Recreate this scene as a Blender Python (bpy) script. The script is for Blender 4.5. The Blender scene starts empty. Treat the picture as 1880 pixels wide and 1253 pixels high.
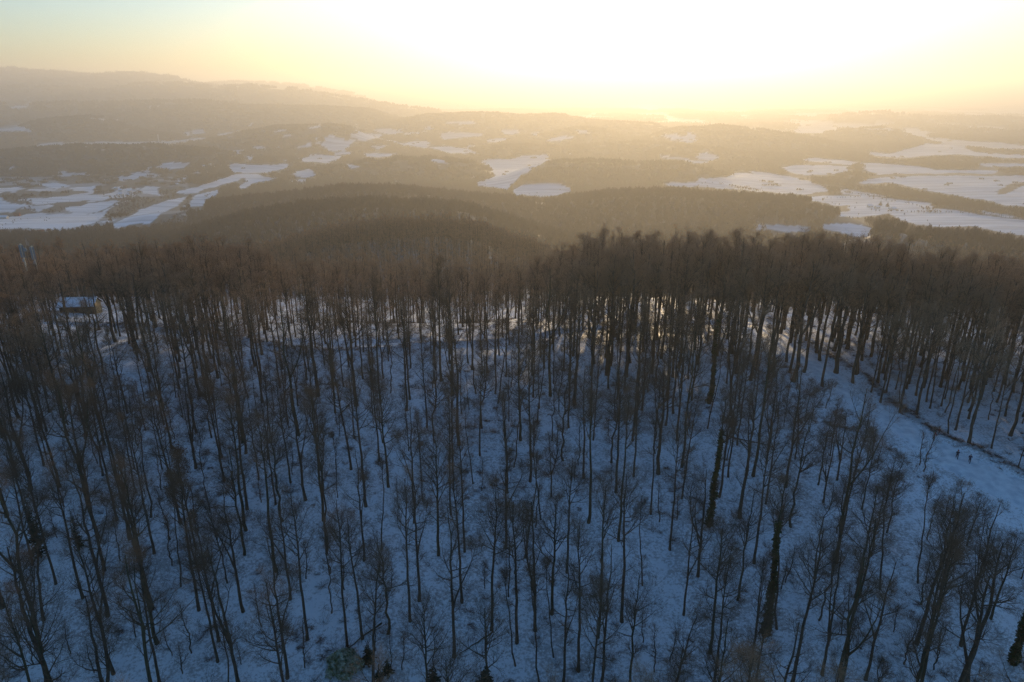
import bpy, bmesh, math, random
import numpy as np
from mathutils import Vector

R = math.radians
random.seed(7)
RNG = np.random.default_rng(11)
scene = bpy.context.scene
COL = scene.collection

# ------------------------------------------------------------------ camera, sky, sun, exposure
ZC = 330.0                      # the drone hangs 330 m above the valley floor
PITCH = R(20.0)
cam_d = bpy.data.cameras.new('camera')
cam = bpy.data.objects.new('camera', cam_d)
COL.objects.link(cam)
cam.location = (0, 0, ZC)
cam.rotation_euler = (R(90) - PITCH, 0, 0)
cam_d.lens = 24.0
cam_d.sensor_width = 36.0
cam_d.clip_start = 0.5
cam_d.clip_end = 120000
scene.camera = cam

SUN_AZ = R(10.4)                # right of straight ahead
SUN_EL = R(5.4)
world = bpy.data.worlds.new('World')
scene.world = world
world.use_nodes = True
wn = world.node_tree.nodes
sky = wn.new('ShaderNodeTexSky')
sky.sky_type = 'NISHITA'
sky.sun_disc = False
sky.sun_elevation = SUN_EL
sky.sun_rotation = SUN_AZ
sky.altitude = 1200
sky.air_density = 1.25
sky.dust_density = 2.1
sky.ozone_density = 3.9
world.node_tree.links.new(sky.outputs[0], wn['Background'].inputs[0])
wn['Background'].inputs[1].default_value = 0.133

sun_d = bpy.data.lights.new('sun', 'SUN')
sun_d.energy = 2.4
sun_d.angle = R(0.5)
sun_d.color = (1.0, 0.71, 0.36)
sun_o = bpy.data.objects.new('sun', sun_d)
COL.objects.link(sun_o)
sdir = Vector((math.sin(SUN_AZ) * math.cos(SUN_EL), math.cos(SUN_AZ) * math.cos(SUN_EL), math.sin(SUN_EL)))
sun_o.rotation_euler = (-sdir).to_track_quat('-Z', 'Y').to_euler()
sun_o.location = (0, 0, ZC + 100)

HAZE_DENSITY = 1.6e-4
HAZE_ANISO = 0.54
vs = scene.view_settings
vs.view_transform = 'Standard'
vs.look = 'None'
vs.gamma = 1
vs.use_curve_mapping = False
vs.exposure = 1.2
scene.render.engine = 'CYCLES'
cy = scene.cycles
cy.use_denoising = True
cy.denoising_prefilter = 'NONE'
cy.max_bounces = 4
cy.diffuse_bounces = 2
cy.glossy_bounces = 1
cy.transmission_bounces = 1
cy.volume_bounces = 0
cy.transparent_max_bounces = 4
cy.caustics_reflective = False
cy.caustics_refractive = False
cy.use_adaptive_sampling = True
cy.adaptive_threshold = 0.012

# ------------------------------------------------------------------ lens arithmetic (photo pixels, 1880 wide)
F = 1880 * 24 / 36.0
SP, CP = math.sin(PITCH), math.cos(PITCH)


def proj(x, y, z):
    dz = np.asarray(z) - ZC
    dep = y * CP - dz * SP
    v = y * SP + dz * CP
    d = np.where(dep > 0.5, dep, 0.5)
    px = 940 + F * x / d
    py = 626.5 - F * v / d
    return np.where(dep > 0.5, px, -1e6), np.where(dep > 0.5, py, -1e6)


def ray(px, py):
    a = (px - 940) / F
    b = (626.5 - py) / F
    return np.array([a, CP + b * SP, -SP + b * CP])


# ------------------------------------------------------------------ noise
def _hash(ix, iy, seed):
    n = (ix.astype(np.int64) * 374761393 + iy.astype(np.int64) * 668265263 + seed * 974711) & 0x7fffffff
    n = ((n ^ (n >> 13)) * 1274126177) & 0x7fffffff
    n = n ^ (n >> 16)
    return (n & 0xffff) / 65535.0


def vnoise(x, y, seed=0):
    ix, iy = np.floor(x), np.floor(y)
    fx, fy = x - ix, y - iy
    fx = fx * fx * (3 - 2 * fx)
    fy = fy * fy * (3 - 2 * fy)
    a = _hash(ix, iy, seed)
    b = _hash(ix + 1, iy, seed)
    c = _hash(ix, iy + 1, seed)
    d = _hash(ix + 1, iy + 1, seed)
    return (a + (b - a) * fx) * (1 - fy) + (c + (d - c) * fx) * fy - 0.5


def fbm(x, y, seed=0, octv=4):
    r, a, f = 0, 1.0, 1.0
    for o in range(octv):
        r = r + a * vnoise(x * f + 17.3 * o, y * f - 9.1 * o, seed + o)
        a *= 0.5
        f *= 2.03
    return r


def sstep(a, b, x):
    t = np.clip((x - a) / (b - a), 0, 1)
    return t * t * (3 - 2 * t)


# ------------------------------------------------------------------ terrain
PROF_Y = [-3000, -400, 0, 63, 110, 148, 160, 178, 205, 245, 310, 400, 520, 700, 950, 1300, 1800, 2400, 3200, 60000]
PROF_D = [-260, -100, -72, -66.0, -60.5, -57.2, -57.7, -60.4, -66, -75.5, -91, -118, -150, -190, -232, -270, -300, -318, -330, -330]

# ridges: (forward distance, width factor, [(px, py of the canopy line)])
RIDGES = [
    (620, 2.6, [(430, 462), (530, 437), (620, 410), (720, 399), (800, 396), (870, 403), (940, 426), (1010, 452), (1050, 480)]),
    (1150, 2.4, [(180, 470), (280, 432), (360, 410), (443, 384), (560, 367), (660, 362), (800, 366)]),
    (1600, 2.4, [(330, 372), (430, 358), (530, 348), (620, 337), (720, 337), (800, 345), (900, 354), (1000, 358), (1100, 357), (1200, 356)]),
    (1500, 2.4, [(1130, 350), (1240, 343), (1350, 349), (1480, 357), (1540, 377), (1590, 402)]),
    (900, 2.2, [(1600, 408), (1640, 393), (1700, 412), (1800, 418), (1900, 436), (2050, 450)]),
    (2700, 2.4, [(1010, 290), (1045, 287), (1130, 291), (1260, 294), (1335, 318)]),
    (2900, 2.4, [(600, 303), (700, 285), (800, 283), (870, 293), (905, 318)]),
    (3300, 2.6, [(-150, 285), (0, 275), (130, 262), (270, 262), (400, 272), (445, 288)]),
    (4500, 2.4, [(370, 256), (440, 240), (510, 229), (600, 226)]),
    (5000, 2.4, [(-200, 262), (0, 240), (90, 214), (170, 210), (260, 242)]),
    (6500, 2.6, [(-300, 196), (0, 190), (100, 188), (200, 190), (300, 185), (450, 190), (600, 193), (680, 198), (720, 214)]),
    (8600, 1.3, [(-400, 160), (0, 160), (90, 158), (200, 165), (260, 153), (330, 152), (400, 160), (450, 155), (520, 161), (590, 171), (660, 183), (740, 196)]),
    (10300, 1.5, [(-700, 135), (-300, 131), (0, 125), (80, 130), (180, 137), (260, 133), (310, 140), (360, 153)]),
    (12500, 1.4, [(300, 156), (420, 150), (500, 151), (560, 157), (620, 167)]),
    (6000, 2.4, [(722, 219), (790, 207), (892, 204), (960, 209), (1030, 207), (1080, 217)]),
    (4800, 2.4, [(1000, 243), (1060, 230), (1100, 232), (1150, 250)]),
    (5500, 2.4, [(1090, 223), (1150, 221), (1200, 225), (1250, 242)]),
    (4000, 2.4, [(880, 272), (926, 263), (977, 262), (1030, 267), (1100, 262), (1165, 257), (1260, 261)]),
    (3700, 2.4, [(1240, 262), (1310, 268), (1376, 275), (1440, 290)]),
    (4600, 2.4, [(1274, 230), (1325, 226), (1410, 236), (1478, 247), (1546, 271), (1580, 285)]),
    (5500, 2.4, [(1529, 240), (1580, 232), (1631, 229), (1665, 250), (1695, 270)]),
    (8000, 2.6, [(1563, 209), (1614, 205), (1665, 212), (1750, 216), (1900, 217), (2200, 214)]),
]


def base_z(x, y):
    d = np.interp(y, PROF_Y, PROF_D)
    r = np.hypot(x, y)
    far = sstep(900, 2500, r)
    d = d + far * (22 * fbm(x / 900.0, y / 900.0, 3, 3))
    # the ridge sinks a little towards the right, dips in its middle beyond the path
    d = d - 7 * sstep(60, 170, x) * sstep(700, 200, y)
    d = d - 5 * np.exp(-((x + 25) / 40.0) ** 2) * sstep(170, 230, y) * sstep(420, 300, y)
    return ZC + d


RDATA = []
for (dist, wf, pts) in RIDGES:
    P = []
    for (px, py) in pts:
        r = ray(px, py)
        q = r * (dist / r[1])
        th = 20 if dist > 700 else 19
        P.append((q[0], q[1], ZC + q[2] - th))
    RDATA.append((np.array(P), wf))


def zfun(x, y):
    x = np.asarray(x, float)
    y = np.asarray(y, float)
    b = base_z(x, y)
    acc = np.zeros_like(b)
    for P, wf in RDATA:
        hb = base_z(P[:, 0], P[:, 1])
        hh = np.maximum(P[:, 2] - hb, 4)
        w = max(110.0, wf * float(hh.max()))
        lo = P[:, :2].min(0) - 2.6 * w
        hi = P[:, :2].max(0) + 2.6 * w
        m = (x > lo[0]) & (x < hi[0]) & (y > lo[1]) & (y < hi[1])
        if not m.any():
            continue
        xx, yy = x[m], y[m]
        best = np.full(xx.shape, 1e18)
        hbest = np.zeros(xx.shape)
        for i in range(len(P) - 1):
            ax, ay = P[i, 0], P[i, 1]
            dx, dy = P[i + 1, 0] - ax, P[i + 1, 1] - ay
            t = np.clip(((xx - ax) * dx + (yy - ay) * dy) / (dx * dx + dy * dy), 0, 1)
            d2 = (xx - ax - t * dx) ** 2 + (yy - ay - t * dy) ** 2
            k = d2 < best
            best = np.where(k, d2, best)
            hbest = np.where(k, hh[i] + t * (hh[i + 1] - hh[i]), hbest)
        wob = 1 + 0.35 * fbm(xx / (w * 0.9), yy / (w * 0.9), 5, 3)
        acc[m] += (hbest * np.exp(-best / (w * w) * wob)) ** 5
    z = b + acc ** 0.2
    r = np.hypot(x, y)
    z = z + sstep(400, 1200, r) * 9 * fbm(x / 260.0, y / 260.0, 21, 3)
    z = z + sstep(600, 250, r) * 1.6 * fbm(x / 26.0, y / 26.0, 31, 4)
    return z


def ground_at(px, py, tmin=40.0, tmax=40000.0):
    """world point where the ray through a photo pixel meets the ground"""
    r = ray(px, py)
    t = np.geomspace(tmin, tmax, 2600)
    zz = ZC + r[2] * t - zfun(r[0] * t, r[1] * t)
    k = np.argmax(zz < 0)
    if zz[k] >= 0:
        k = len(t) - 1
    a, b = t[max(k - 1, 0)], t[k]
    tt = np.linspace(a, b, 12)
    zz = ZC + r[2] * tt - zfun(r[0] * tt, r[1] * tt)
    j = int(np.argmax(zz < 0)) or len(tt) - 1
    p = r * tt[j]
    return np.array([p[0], p[1], float(zfun(np.array([p[0]]), np.array([p[1]]))[0])])


# ------------------------------------------------------------------ open snow fields (traced, then laid on the ground)
S = 0.34043


def poly(ox, oy, pts):
    return np.array([(ox + u * S, oy + v * S) for u, v in pts])


R3 = lambda p: poly(1240, 100, p)
R2 = lambda p: poly(620, 100, p)
R1 = lambda p: poly(0, 100, p)
FIELDS = [
    R3([(-60, 690), (0, 690), (100, 685), (130, 668), (280, 662), (300, 640), (390, 640), (560, 672), (740, 690), (800, 710), (820, 735), (700, 758), (550, 748), (400, 735), (200, 718), (0, 712), (-60, 705)]),
    R3([(390, 628), (450, 632), (560, 650), (700, 678), (740, 688), (680, 691), (540, 668), (420, 648)]),
    R3([(580, 610), (640, 600), (750, 598), (930, 605), (975, 625), (900, 640), (700, 655), (620, 640)]),
    R3([(680, 565), (760, 560), (900, 570), (970, 580), (950, 597), (800, 587), (700, 575)]),
    R3([(990, 585), (1100, 590), (1300, 605), (1400, 620), (1560, 625), (1740, 625), (1720, 645), (1500, 640), (1400, 645), (1250, 640), (1100, 650), (1020, 620)]),
    R3([(970, 680), (1100, 665), (1300, 655), (1500, 655), (1700, 655), (1980, 655), (1980, 700), (1860, 690), (1790, 705), (1735, 740), (1745, 760), (1800, 750), (1860, 710), (1980, 705), (1980, 835), (1880, 820), (1700, 795), (1500, 760), (1300, 720), (1150, 690), (1000, 700)]),
    R3([(705, 770), (830, 760), (1000, 765), (1100, 770), (1200, 785), (1370, 800), (1400, 830), (1560, 850), (1760, 880), (1880, 890), (2000, 900), (2000, 1000), (1880, 980), (1780, 965), (1600, 925), (1400, 930), (1300, 920), (1210, 890), (1150, 860), (1050, 870), (950, 880), (880, 875), (880, 855), (940, 840), (930, 815), (860, 820), (790, 800), (720, 785)]),
    R3([(860, 722), (960, 733), (1150, 768), (1000, 763), (900, 755)]),
    R3([(1640, 840), (1760, 862), (1880, 884), (1760, 876), (1660, 858)]),
    R3([(395, 915), (550, 920), (730, 930), (730, 955), (600, 958), (450, 945)]),
    R3([(775, 920), (950, 910), (1050, 935), (1060, 975), (1000, 990), (900, 965), (800, 945)]),
    R3([(1015, 525), (1150, 535), (1300, 500), (1340, 480), (1450, 485), (1580, 510), (1640, 530), (1800, 540), (1960, 545), (1960, 560), (1700, 555), (1550, 540), (1400, 545), (1200, 560), (1080, 550)]),
    R3([(-60, 460), (0, 455), (60, 440), (65, 415), (110, 440), (122, 465), (80, 477), (0, 464)]),
    R3([(100, 540), (170, 526), (245, 555), (190, 577), (110, 560)]),
    R3([(-90, 545), (0, 550), (100, 570), (190, 580), (180, 592), (80, 582), (0, 566), (-90, 560)]),
    R3([(620, 408), (700, 403), (820, 412), (780, 425), (660, 422)]),
    R3([(1610, 590), (1700, 586), (1980, 590), (1980, 602), (1700, 606)]),
    R3([(1700, 795), (1790, 792), (1880, 805), (1880, 822), (1780, 812)]),
    R2([(710, 573), (760, 582), (780, 565), (940, 565), (980, 548), (1145, 540), (1140, 570), (1050, 620), (960, 680), (920, 728), (735, 705), (850, 655), (840, 630), (780, 592)]),
    R2([(930, 740), (1000, 705), (1150, 692), (1240, 705), (1265, 735), (1180, 762), (1100, 772), (1020, 757), (960, 757)]),
    R2([(540, 425), (650, 420), (760, 425), (820, 435), (640, 452), (560, 462)]),
    R2([(500, 500), (600, 498), (740, 512), (720, 527), (600, 532)]),
    R2([(770, 470), (850, 455), (940, 453), (860, 477)]),
    R2([(870, 410), (970, 403), (990, 427), (900, 432)]),
    R2([(-60, 465), (0, 460), (100, 460), (50, 500), (-60, 520)]),
    R2([(180, 410), (280, 400), (345, 420), (280, 432)]),
    R2([(60, 430), (180, 425), (250, 440), (130, 470), (80, 450)]),
    R2([(100, 542), (200, 530), (340, 540), (200, 557)]),
    R2([(20, 600), (60, 595), (140, 600), (110, 614), (30, 612)]),
    R2([(160, 500), (270, 488), (230, 512)]),
    R2([(-20, 530), (90, 522), (60, 540), (-20, 545)]),
    R2([(300, 700), (360, 702), (340, 710)]),
    R2([(1740, 700), (1880, 690), (1880, 714)]),
    R2([(560, 368), (660, 363), (750, 362), (740, 376), (600, 376)]),
    R2([(400, 470), (480, 468), (500, 492), (470, 507), (350, 484)]),
    R2([(1035, 425), (1090, 424), (1092, 432), (1040, 434)]),
    R2([(1280, 412), (1350, 406), (1365, 420), (1300, 430)]),
    R2([(1100, 465), (1200, 440), (1300, 450), (1180, 470)]),
    R2([(1735, 435), (1830, 428), (1880, 455), (1790, 455)]),
    R1([(-60, 885), (0, 885), (150, 865), (400, 860), (420, 875), (290, 945), (150, 937), (-60, 950)]),
    R1([(290, 947), (430, 870), (560, 848), (640, 800), (720, 778), (610, 820), (520, 905), (400, 935)]),
    R1([(-60, 770), (0, 773), (60, 800), (150, 810), (60, 852), (-60, 858)]),
    R1([(160, 790), (300, 770), (500, 758), (600, 770), (480, 790), (300, 802), (180, 812)]),
    R1([(20, 720), (120, 713), (60, 737)]),
    R1([(190, 700), (300, 693), (390, 710), (300, 727)]),
    R1([(380, 720), (520, 710), (500, 742), (400, 737)]),
    R1([(340, 832), (500, 800), (640, 788), (560, 842), (420, 872)]),
    R1([(600, 922), (720, 860), (830, 808), (960, 778), (1010, 768), (960, 822), (860, 862), (820, 907), (700, 917), (640, 937)]),
    R1([(950, 740), (1050, 718), (1150, 688), (1270, 648), (1350, 643), (1280, 682), (1130, 722), (1040, 752), (970, 752)]),
    R1([(990, 827), (1060, 758), (1180, 733), (1192, 745), (1110, 782), (1100, 817)]),
    R1([(1270, 727), (1330, 680), (1290, 650), (1390, 643), (1420, 660), (1500, 670), (1360, 700), (1320, 724)]),
    R1([(1215, 600), (1260, 588), (1400, 598), (1540, 588), (1570, 610), (1450, 637), (1300, 642), (1230, 627)]),
    R1([(1240, 525), (1320, 515), (1290, 542)]),
    R1([(1300, 560), (1390, 538), (1350, 572)]),
    R1([(1560, 640), (1690, 613), (1697, 650), (1640, 670), (1580, 652)]),
    R1([(1600, 570), (1700, 540), (1840, 550), (1800, 577), (1650, 582)]),
    R1([(1600, 505), (1690, 473), (1680, 497)]),
    R1([(1720, 490), (1800, 438), (1880, 470), (1880, 522), (1800, 522)]),
    R1([(1470, 415), (1560, 403), (1500, 422)]),
    R1([(1510, 440), (1560, 430), (1600, 440), (1530, 446)]),
    R1([(1640, 405), (1740, 375), (1720, 395)]),
    R1([(1540, 690), (1640, 675), (1670, 685), (1580, 695)]),
    R1([(755, 627), (800, 603), (830, 620), (790, 637)]),
    R1([(830, 607), (900, 583), (1030, 588), (1000, 612), (900, 622)]),
    R1([(-60, 400), (0, 400), (60, 378), (130, 395), (200, 422), (100, 412), (20, 417)]),
    R1([(10, 287), (100, 273), (190, 285), (60, 292)]),
    R1([(1030, 412), (1110, 403), (1100, 427), (1030, 432)]),
    R1([(980, 420), (1020, 418), (1030, 440), (985, 436)]),
    R1([(1150, 435), (1300, 410), (1200, 440)]),
    R1([(600, 717), (660, 713), (640, 732)]),
    R1([(780, 710), (860, 718), (870, 760), (740, 742)]),
    R1([(490, 345), (560, 350), (575, 358), (520, 354)]),
]


def in_fields(px, py):
    px = np.asarray(px, float)
    py = np.asarray(py, float)
    amp = np.clip((py - 190) / 110.0, 0.15, 1.0)
    px, py = px + amp * 7 * fbm(px / 26.0, py / 9.0, 201, 3), py + amp * 2.0 * fbm(px / 22.0, py / 8.0, 207, 3)
    out = np.zeros(px.shape, bool)
    for Q in FIELDS:
        lo, hi = Q.min(0), Q.max(0)
        m = (px > lo[0]) & (px < hi[0]) & (py > lo[1]) & (py < hi[1])
        if not m.any():
            continue
        x, y = px[m], py[m]
        c = np.zeros(x.shape, bool)
        n = len(Q)
        for i in range(n):
            x1, y1 = Q[i]
            x2, y2 = Q[(i + 1) % n]
            if y1 == y2:
                continue
            k = ((y1 > y) != (y2 > y)) & (x < (x2 - x1) * (y - y1) / (y2 - y1) + x1)
            c ^= k
        out[m] |= c
    return out


def small_fields(px, py, x, y):
    """small strips of open land between hedges and gardens"""
    z1 = sstep(400, 470, px) * sstep(930, 850, px) * sstep(226, 236, py) * sstep(306, 292, py)
    z2 = sstep(460, 380, px) * sstep(296, 310, py) * sstep(420, 405, py)
    z3 = sstep(1290, 1350, px) * sstep(205, 215, py) * sstep(246, 238, py)
    n = fbm(x / 95.0 + y / 400.0, y / 170.0, 401, 3)
    return n > (0.62 - 0.34 * np.maximum(np.maximum(z1, z2), z3))


def plain_fields(x, y):
    """streaks of open land on the far plain"""
    n = fbm(x / 520.0, y / 900.0, 77, 3) + 0.35 * fbm(x / 1900.0, y / 2400.0, 79, 2)
    r = np.hypot(x, y)
    az = np.arctan2(x, y)
    thr = 0.13 - 0.16 * sstep(-0.1, 0.25, az)
    hill = zfun(x, y) - base_z(x, y)
    return (r > 4800) & (n > thr) & (hill < 22)


# paths on the near slope
def px_line(pts, tmax=400.0):
    return np.array([ground_at(a, b, 40, tmax) for a, b in pts])


def smooth_line(P, n=8):
    out = []
    for i in range(len(P) - 1):
        p0, p1, p2, p3 = P[max(i - 1, 0)], P[i], P[i + 1], P[min(i + 2, len(P) - 1)]
        for k in range(n):
            t = k / n
            out.append(0.5 * ((2 * p1) + (p2 - p0) * t + (2 * p0 - 5 * p1 + 4 * p2 - p3) * t * t + (3 * p1 - p0 - 3 * p2 + p3) * t ** 3))
    out.append(P[-1])
    return np.array(out)


PATH = smooth_line(px_line([(60, 590), (150, 592), (240, 594), (330, 602), (420, 612), (520, 627), (600, 636), (700, 632), (800, 624), (880, 620), (960, 614), (1060, 602), (1150, 594), (1260, 590), (1340, 590), (1400, 600)]))
PISTE = smooth_line(px_line([(1385, 596), (1412, 618), (1440, 642), (1500, 678), (1560, 720), (1640, 772), (1720, 828), (1800, 872), (1880, 908), (2000, 965), (2150, 1030)]))
BANK = smooth_line(px_line([(1520, 655), (1580, 690), (1630, 735), (1700, 786), (1760, 816), (1800, 832), (1870, 868), (1960, 905)]))
TRAILS = [smooth_line(px_line(p)) for p in ([(625, 640), (632, 670), (655, 720), (690, 780), (735, 850)], [(880, 640), (868, 680), (850, 740), (845, 800)])]


def line_dist(x, y, P):
    best = np.full(np.shape(x), 1e18)
    for i in range(len(P) - 1):
        ax, ay = P[i, 0], P[i, 1]
        dx, dy = P[i + 1, 0] - ax, P[i + 1, 1] - ay
        t = np.clip(((x - ax) * dx + (y - ay) * dy) / (dx * dx + dy * dy + 1e-9), 0, 1)
        best = np.minimum(best, (x - ax - t * dx) ** 2 + (y - ay - t * dy) ** 2)
    return np.sqrt(best)


def zground(x, y):
    """terrain with the path bench and the piste cut into it"""
    x = np.asarray(x, float)
    y = np.asarray(y, float)
    z = zfun(x, y)
    m = (y > 40) & (y < 230) & (np.abs(x) < 190)
    if m.any():
        xx, yy = x[m], y[m]
        dp = line_dist(xx, yy, PATH)
        dn = line_dist(xx, yy + 4.2, PATH)         # the low bank on the downhill side of the path
        zz = z[m] - 0.5 * np.exp(-(dp / 2.2) ** 2) + 0.9 * np.exp(-(dn / 1.5) ** 2)
        db = line_dist(xx, yy, BANK)
        zz = zz + 0.8 * np.exp(-(db / 1.3) ** 2) * (1 + vnoise(xx / 1.7, yy / 1.7, 90))
        z[m] = zz
    return z


# ------------------------------------------------------------------ material helpers
def mat(name, color, rough=0.8, spec=0.2):
    m = bpy.data.materials.new(name)
    m.use_nodes = True
    b = m.node_tree.nodes['Principled BSDF']
    b.inputs['Base Color'].default_value = (*color, 1)
    b.inputs['Roughness'].default_value = rough
    b.inputs['Specular IOR Level'].default_value = spec
    return m


def noisy(name, c1, c2, scale, rough=0.85, spec=0.2, bump=0.0, detail=4, stretch=None):
    m = mat(name, c1, rough, spec)
    nt = m.node_tree
    b = nt.nodes['Principled BSDF']
    tc = nt.nodes.new('ShaderNodeTexCoord')
    n = nt.nodes.new('ShaderNodeTexNoise')
    n.inputs['Scale'].default_value = scale
    n.inputs['Detail'].default_value = detail
    src = tc.outputs['Object']
    if stretch:
        mp = nt.nodes.new('ShaderNodeMapping')
        mp.inputs['Scale'].default_value = stretch
        nt.links.new(src, mp.inputs['Vector'])
        src = mp.outputs[0]
    nt.links.new(src, n.inputs['Vector'])
    r = nt.nodes.new('ShaderNodeValToRGB')
    r.color_ramp.elements[0].position = 0.35
    r.color_ramp.elements[1].position = 0.65
    r.color_ramp.elements[0].color = (*c1, 1)
    r.color_ramp.elements[1].color = (*c2, 1)
    nt.links.new(n.outputs['Fac'], r.inputs['Fac'])
    nt.links.new(r.outputs[0], b.inputs['Base Color'])
    if bump:
        bp = nt.nodes.new('ShaderNodeBump')
        bp.inputs['Strength'].default_value = bump
        bp.inputs['Distance'].default_value = 0.05
        nt.links.new(n.outputs['Fac'], bp.inputs['Height'])
        nt.links.new(bp.outputs[0], b.inputs['Normal'])
    return m


M_BARK = noisy('bark', (0.055, 0.046, 0.032), (0.115, 0.096, 0.066), 3.0, bump=0.4, stretch=(1, 1, 0.25))
M_BARK_MOSS = noisy('mossy_bark', (0.046, 0.046, 0.026), (0.095, 0.09, 0.05), 2.2, bump=0.4, stretch=(1, 1, 0.25))
M_BRANCH = noisy('branch_bark', (0.075, 0.058, 0.04), (0.13, 0.103, 0.07), 1.5)
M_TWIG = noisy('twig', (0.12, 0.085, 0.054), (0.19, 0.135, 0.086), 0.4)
M_TWIG_BACKLIT = noisy('reddish_backlit_twig', (0.30, 0.185, 0.105), (0.42, 0.275, 0.165), 0.3)  # reddish bud brown, brightened to paint backlight into the ridge crowns
M_IVY = noisy('ivy_leaf', (0.035, 0.055, 0.018), (0.075, 0.095, 0.032), 1.5, rough=0.55)
M_LEAF = noisy('withered_leaf', (0.13, 0.062, 0.03), (0.20, 0.11, 0.05), 1.5)
M_NEEDLE = noisy('spruce_needles', (0.016, 0.032, 0.018), (0.035, 0.060, 0.030), 1.3)
M_FARWOOD = noisy('distant_twigs', (0.075, 0.052, 0.036), (0.12, 0.088, 0.062), 0.05)
M_SNOW = noisy('snow_cap', (0.74, 0.77, 0.82), (0.82, 0.84, 0.87), 0.8, rough=0.6)
M_BRUSH = noisy('brushwood', (0.075, 0.052, 0.036), (0.13, 0.095, 0.065), 2.0)


def ground_material():
    m = bpy.data.materials.new('snow_and_woodland_floor')
    m.use_nodes = True
    nt = m.node_tree
    L = nt.links.new
    b = nt.nodes['Principled BSDF']

    def N(t, **k):
        n = nt.nodes.new(t)
        for a, v in k.items():
            if a in n.inputs.keys():
                n.inputs[a].default_value = v
            else:
                setattr(n, a, v)
        return n

    def math_(op, a, c):
        n = nt.nodes.new('ShaderNodeMath')
        n.operation = op
        for i, v in enumerate((a, c)):
            if isinstance(v, (int, float)):
                n.inputs[i].default_value = v
            else:
                L(v, n.inputs[i])
        return n.outputs[0]

    def mix(f, a, c):
        n = nt.nodes.new('ShaderNodeMix')
        n.data_type = 'RGBA'
        for s, v in ((0, f), (6, a), (7, c)):
            if isinstance(v, tuple):
                n.inputs[s].default_value = (*v, 1)
            elif isinstance(v, (int, float)):
                n.inputs[s].default_value = v
            else:
                L(v, n.inputs[s])
        return n.outputs[2]

    def ramp(src, lo, hi):
        n = nt.nodes.new('ShaderNodeMapRange')
        n.inputs[1].default_value = lo
        n.inputs[2].default_value = hi
        L(src, n.inputs[0])
        return n.outputs[0]

    geo = N('ShaderNodeNewGeometry')
    pos = geo.outputs['Position']
    fld = N('ShaderNodeAttribute', attribute_name='field').outputs['Fac']
    can = N('ShaderNodeAttribute', attribute_name='canopy').outputs['Fac']
    lit = N('ShaderNodeAttribute', attribute_name='litter_shade').outputs['Fac']

    def noise(scale, detail=4, rough=0.55, vec=None):
        n = N('ShaderNodeTexNoise')
        n.inputs['Scale'].default_value = scale
        n.inputs['Detail'].default_value = detail
        n.inputs['Roughness'].default_value = rough
        L(vec if vec is not None else pos, n.inputs['Vector'])
        return n.outputs['Fac']

    big = noise(0.09, 3)
    mid = noise(0.55, 5, 0.65)
    fine = noise(2.6, 4, 0.7)
    snow = mix(ramp(mid, 0.3, 0.7), (0.78, 0.805, 0.84), (0.86, 0.875, 0.90))
    # leaf litter and sticks poking through the snow in the wood, and the bank's painted shade
    lv = math_('ADD', math_('MULTIPLY', fine, 0.62), math_('MULTIPLY', mid, 0.38))
    lv = math_('ADD', lv, math_('MULTIPLY', math_('SUBTRACT', big, 0.5), 0.30))
    lv = math_('ADD', lv, math_('MULTIPLY', lit, 0.13))
    lmask = math_('MULTIPLY', ramp(lv, 0.545, 0.66), 0.55)
    lmask = math_('MULTIPLY', lmask, ramp(lit, 0.02, 0.25))
    floor = mix(lmask, snow, mix(fine, (0.085, 0.060, 0.042), (0.15, 0.11, 0.08)))
    # where the trees stand too far off to be told apart the floor is seen as bare wood
    cn = noise(0.012, 6, 0.7)
    cn2 = noise(0.05, 3, 0.6)
    wood = mix(ramp(cn, 0.35, 0.65), (0.070, 0.050, 0.036), (0.115, 0.088, 0.064))
    wood = mix(math_('MULTIPLY', ramp(cn2, 0.62, 0.72), 0.30), wood, (0.5, 0.5, 0.52))
    floor = mix(can, floor, wood)
    # fields: wind-blown snow with faint stubble rows
    mp = N('ShaderNodeMapping')
    mp.inputs['Rotation'].default_value = (0, 0, 0.22)
    mp.inputs['Scale'].default_value = (0.0022, 0.034, 0.0)
    L(pos, mp.inputs['Vector'])
    streak = noise(1.0, 5, 0.6, mp.outputs[0])
    fn = noise(0.006, 6, 0.65)
    fcol = mix(ramp(streak, 0.36, 0.58), (0.52, 0.515, 0.52), (0.82, 0.83, 0.85))
    fcol = mix(math_('MULTIPLY', ramp(fn, 0.52, 0.72), 0.5), fcol, (0.55, 0.54, 0.53))
    col = mix(fld, floor, fcol)
    L(col, b.inputs['Base Color'])
    b.inputs['Roughness'].default_value = 0.62
    b.inputs['Specular IOR Level'].default_value = 0.16
    bp = N('ShaderNodeBump')
    bp.inputs['Strength'].default_value = 0.3
    bp.inputs['Distance'].default_value = 0.25
    L(mid, bp.inputs['Height'])
    L(bp.outputs[0], b.inputs['Normal'])
    return m


M_GROUND = ground_material()
M_TRACK = noisy('trodden_snow', (0.62, 0.65, 0.69), (0.88, 0.895, 0.91), 0.7, rough=0.6, bump=0.5, detail=6)


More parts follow.
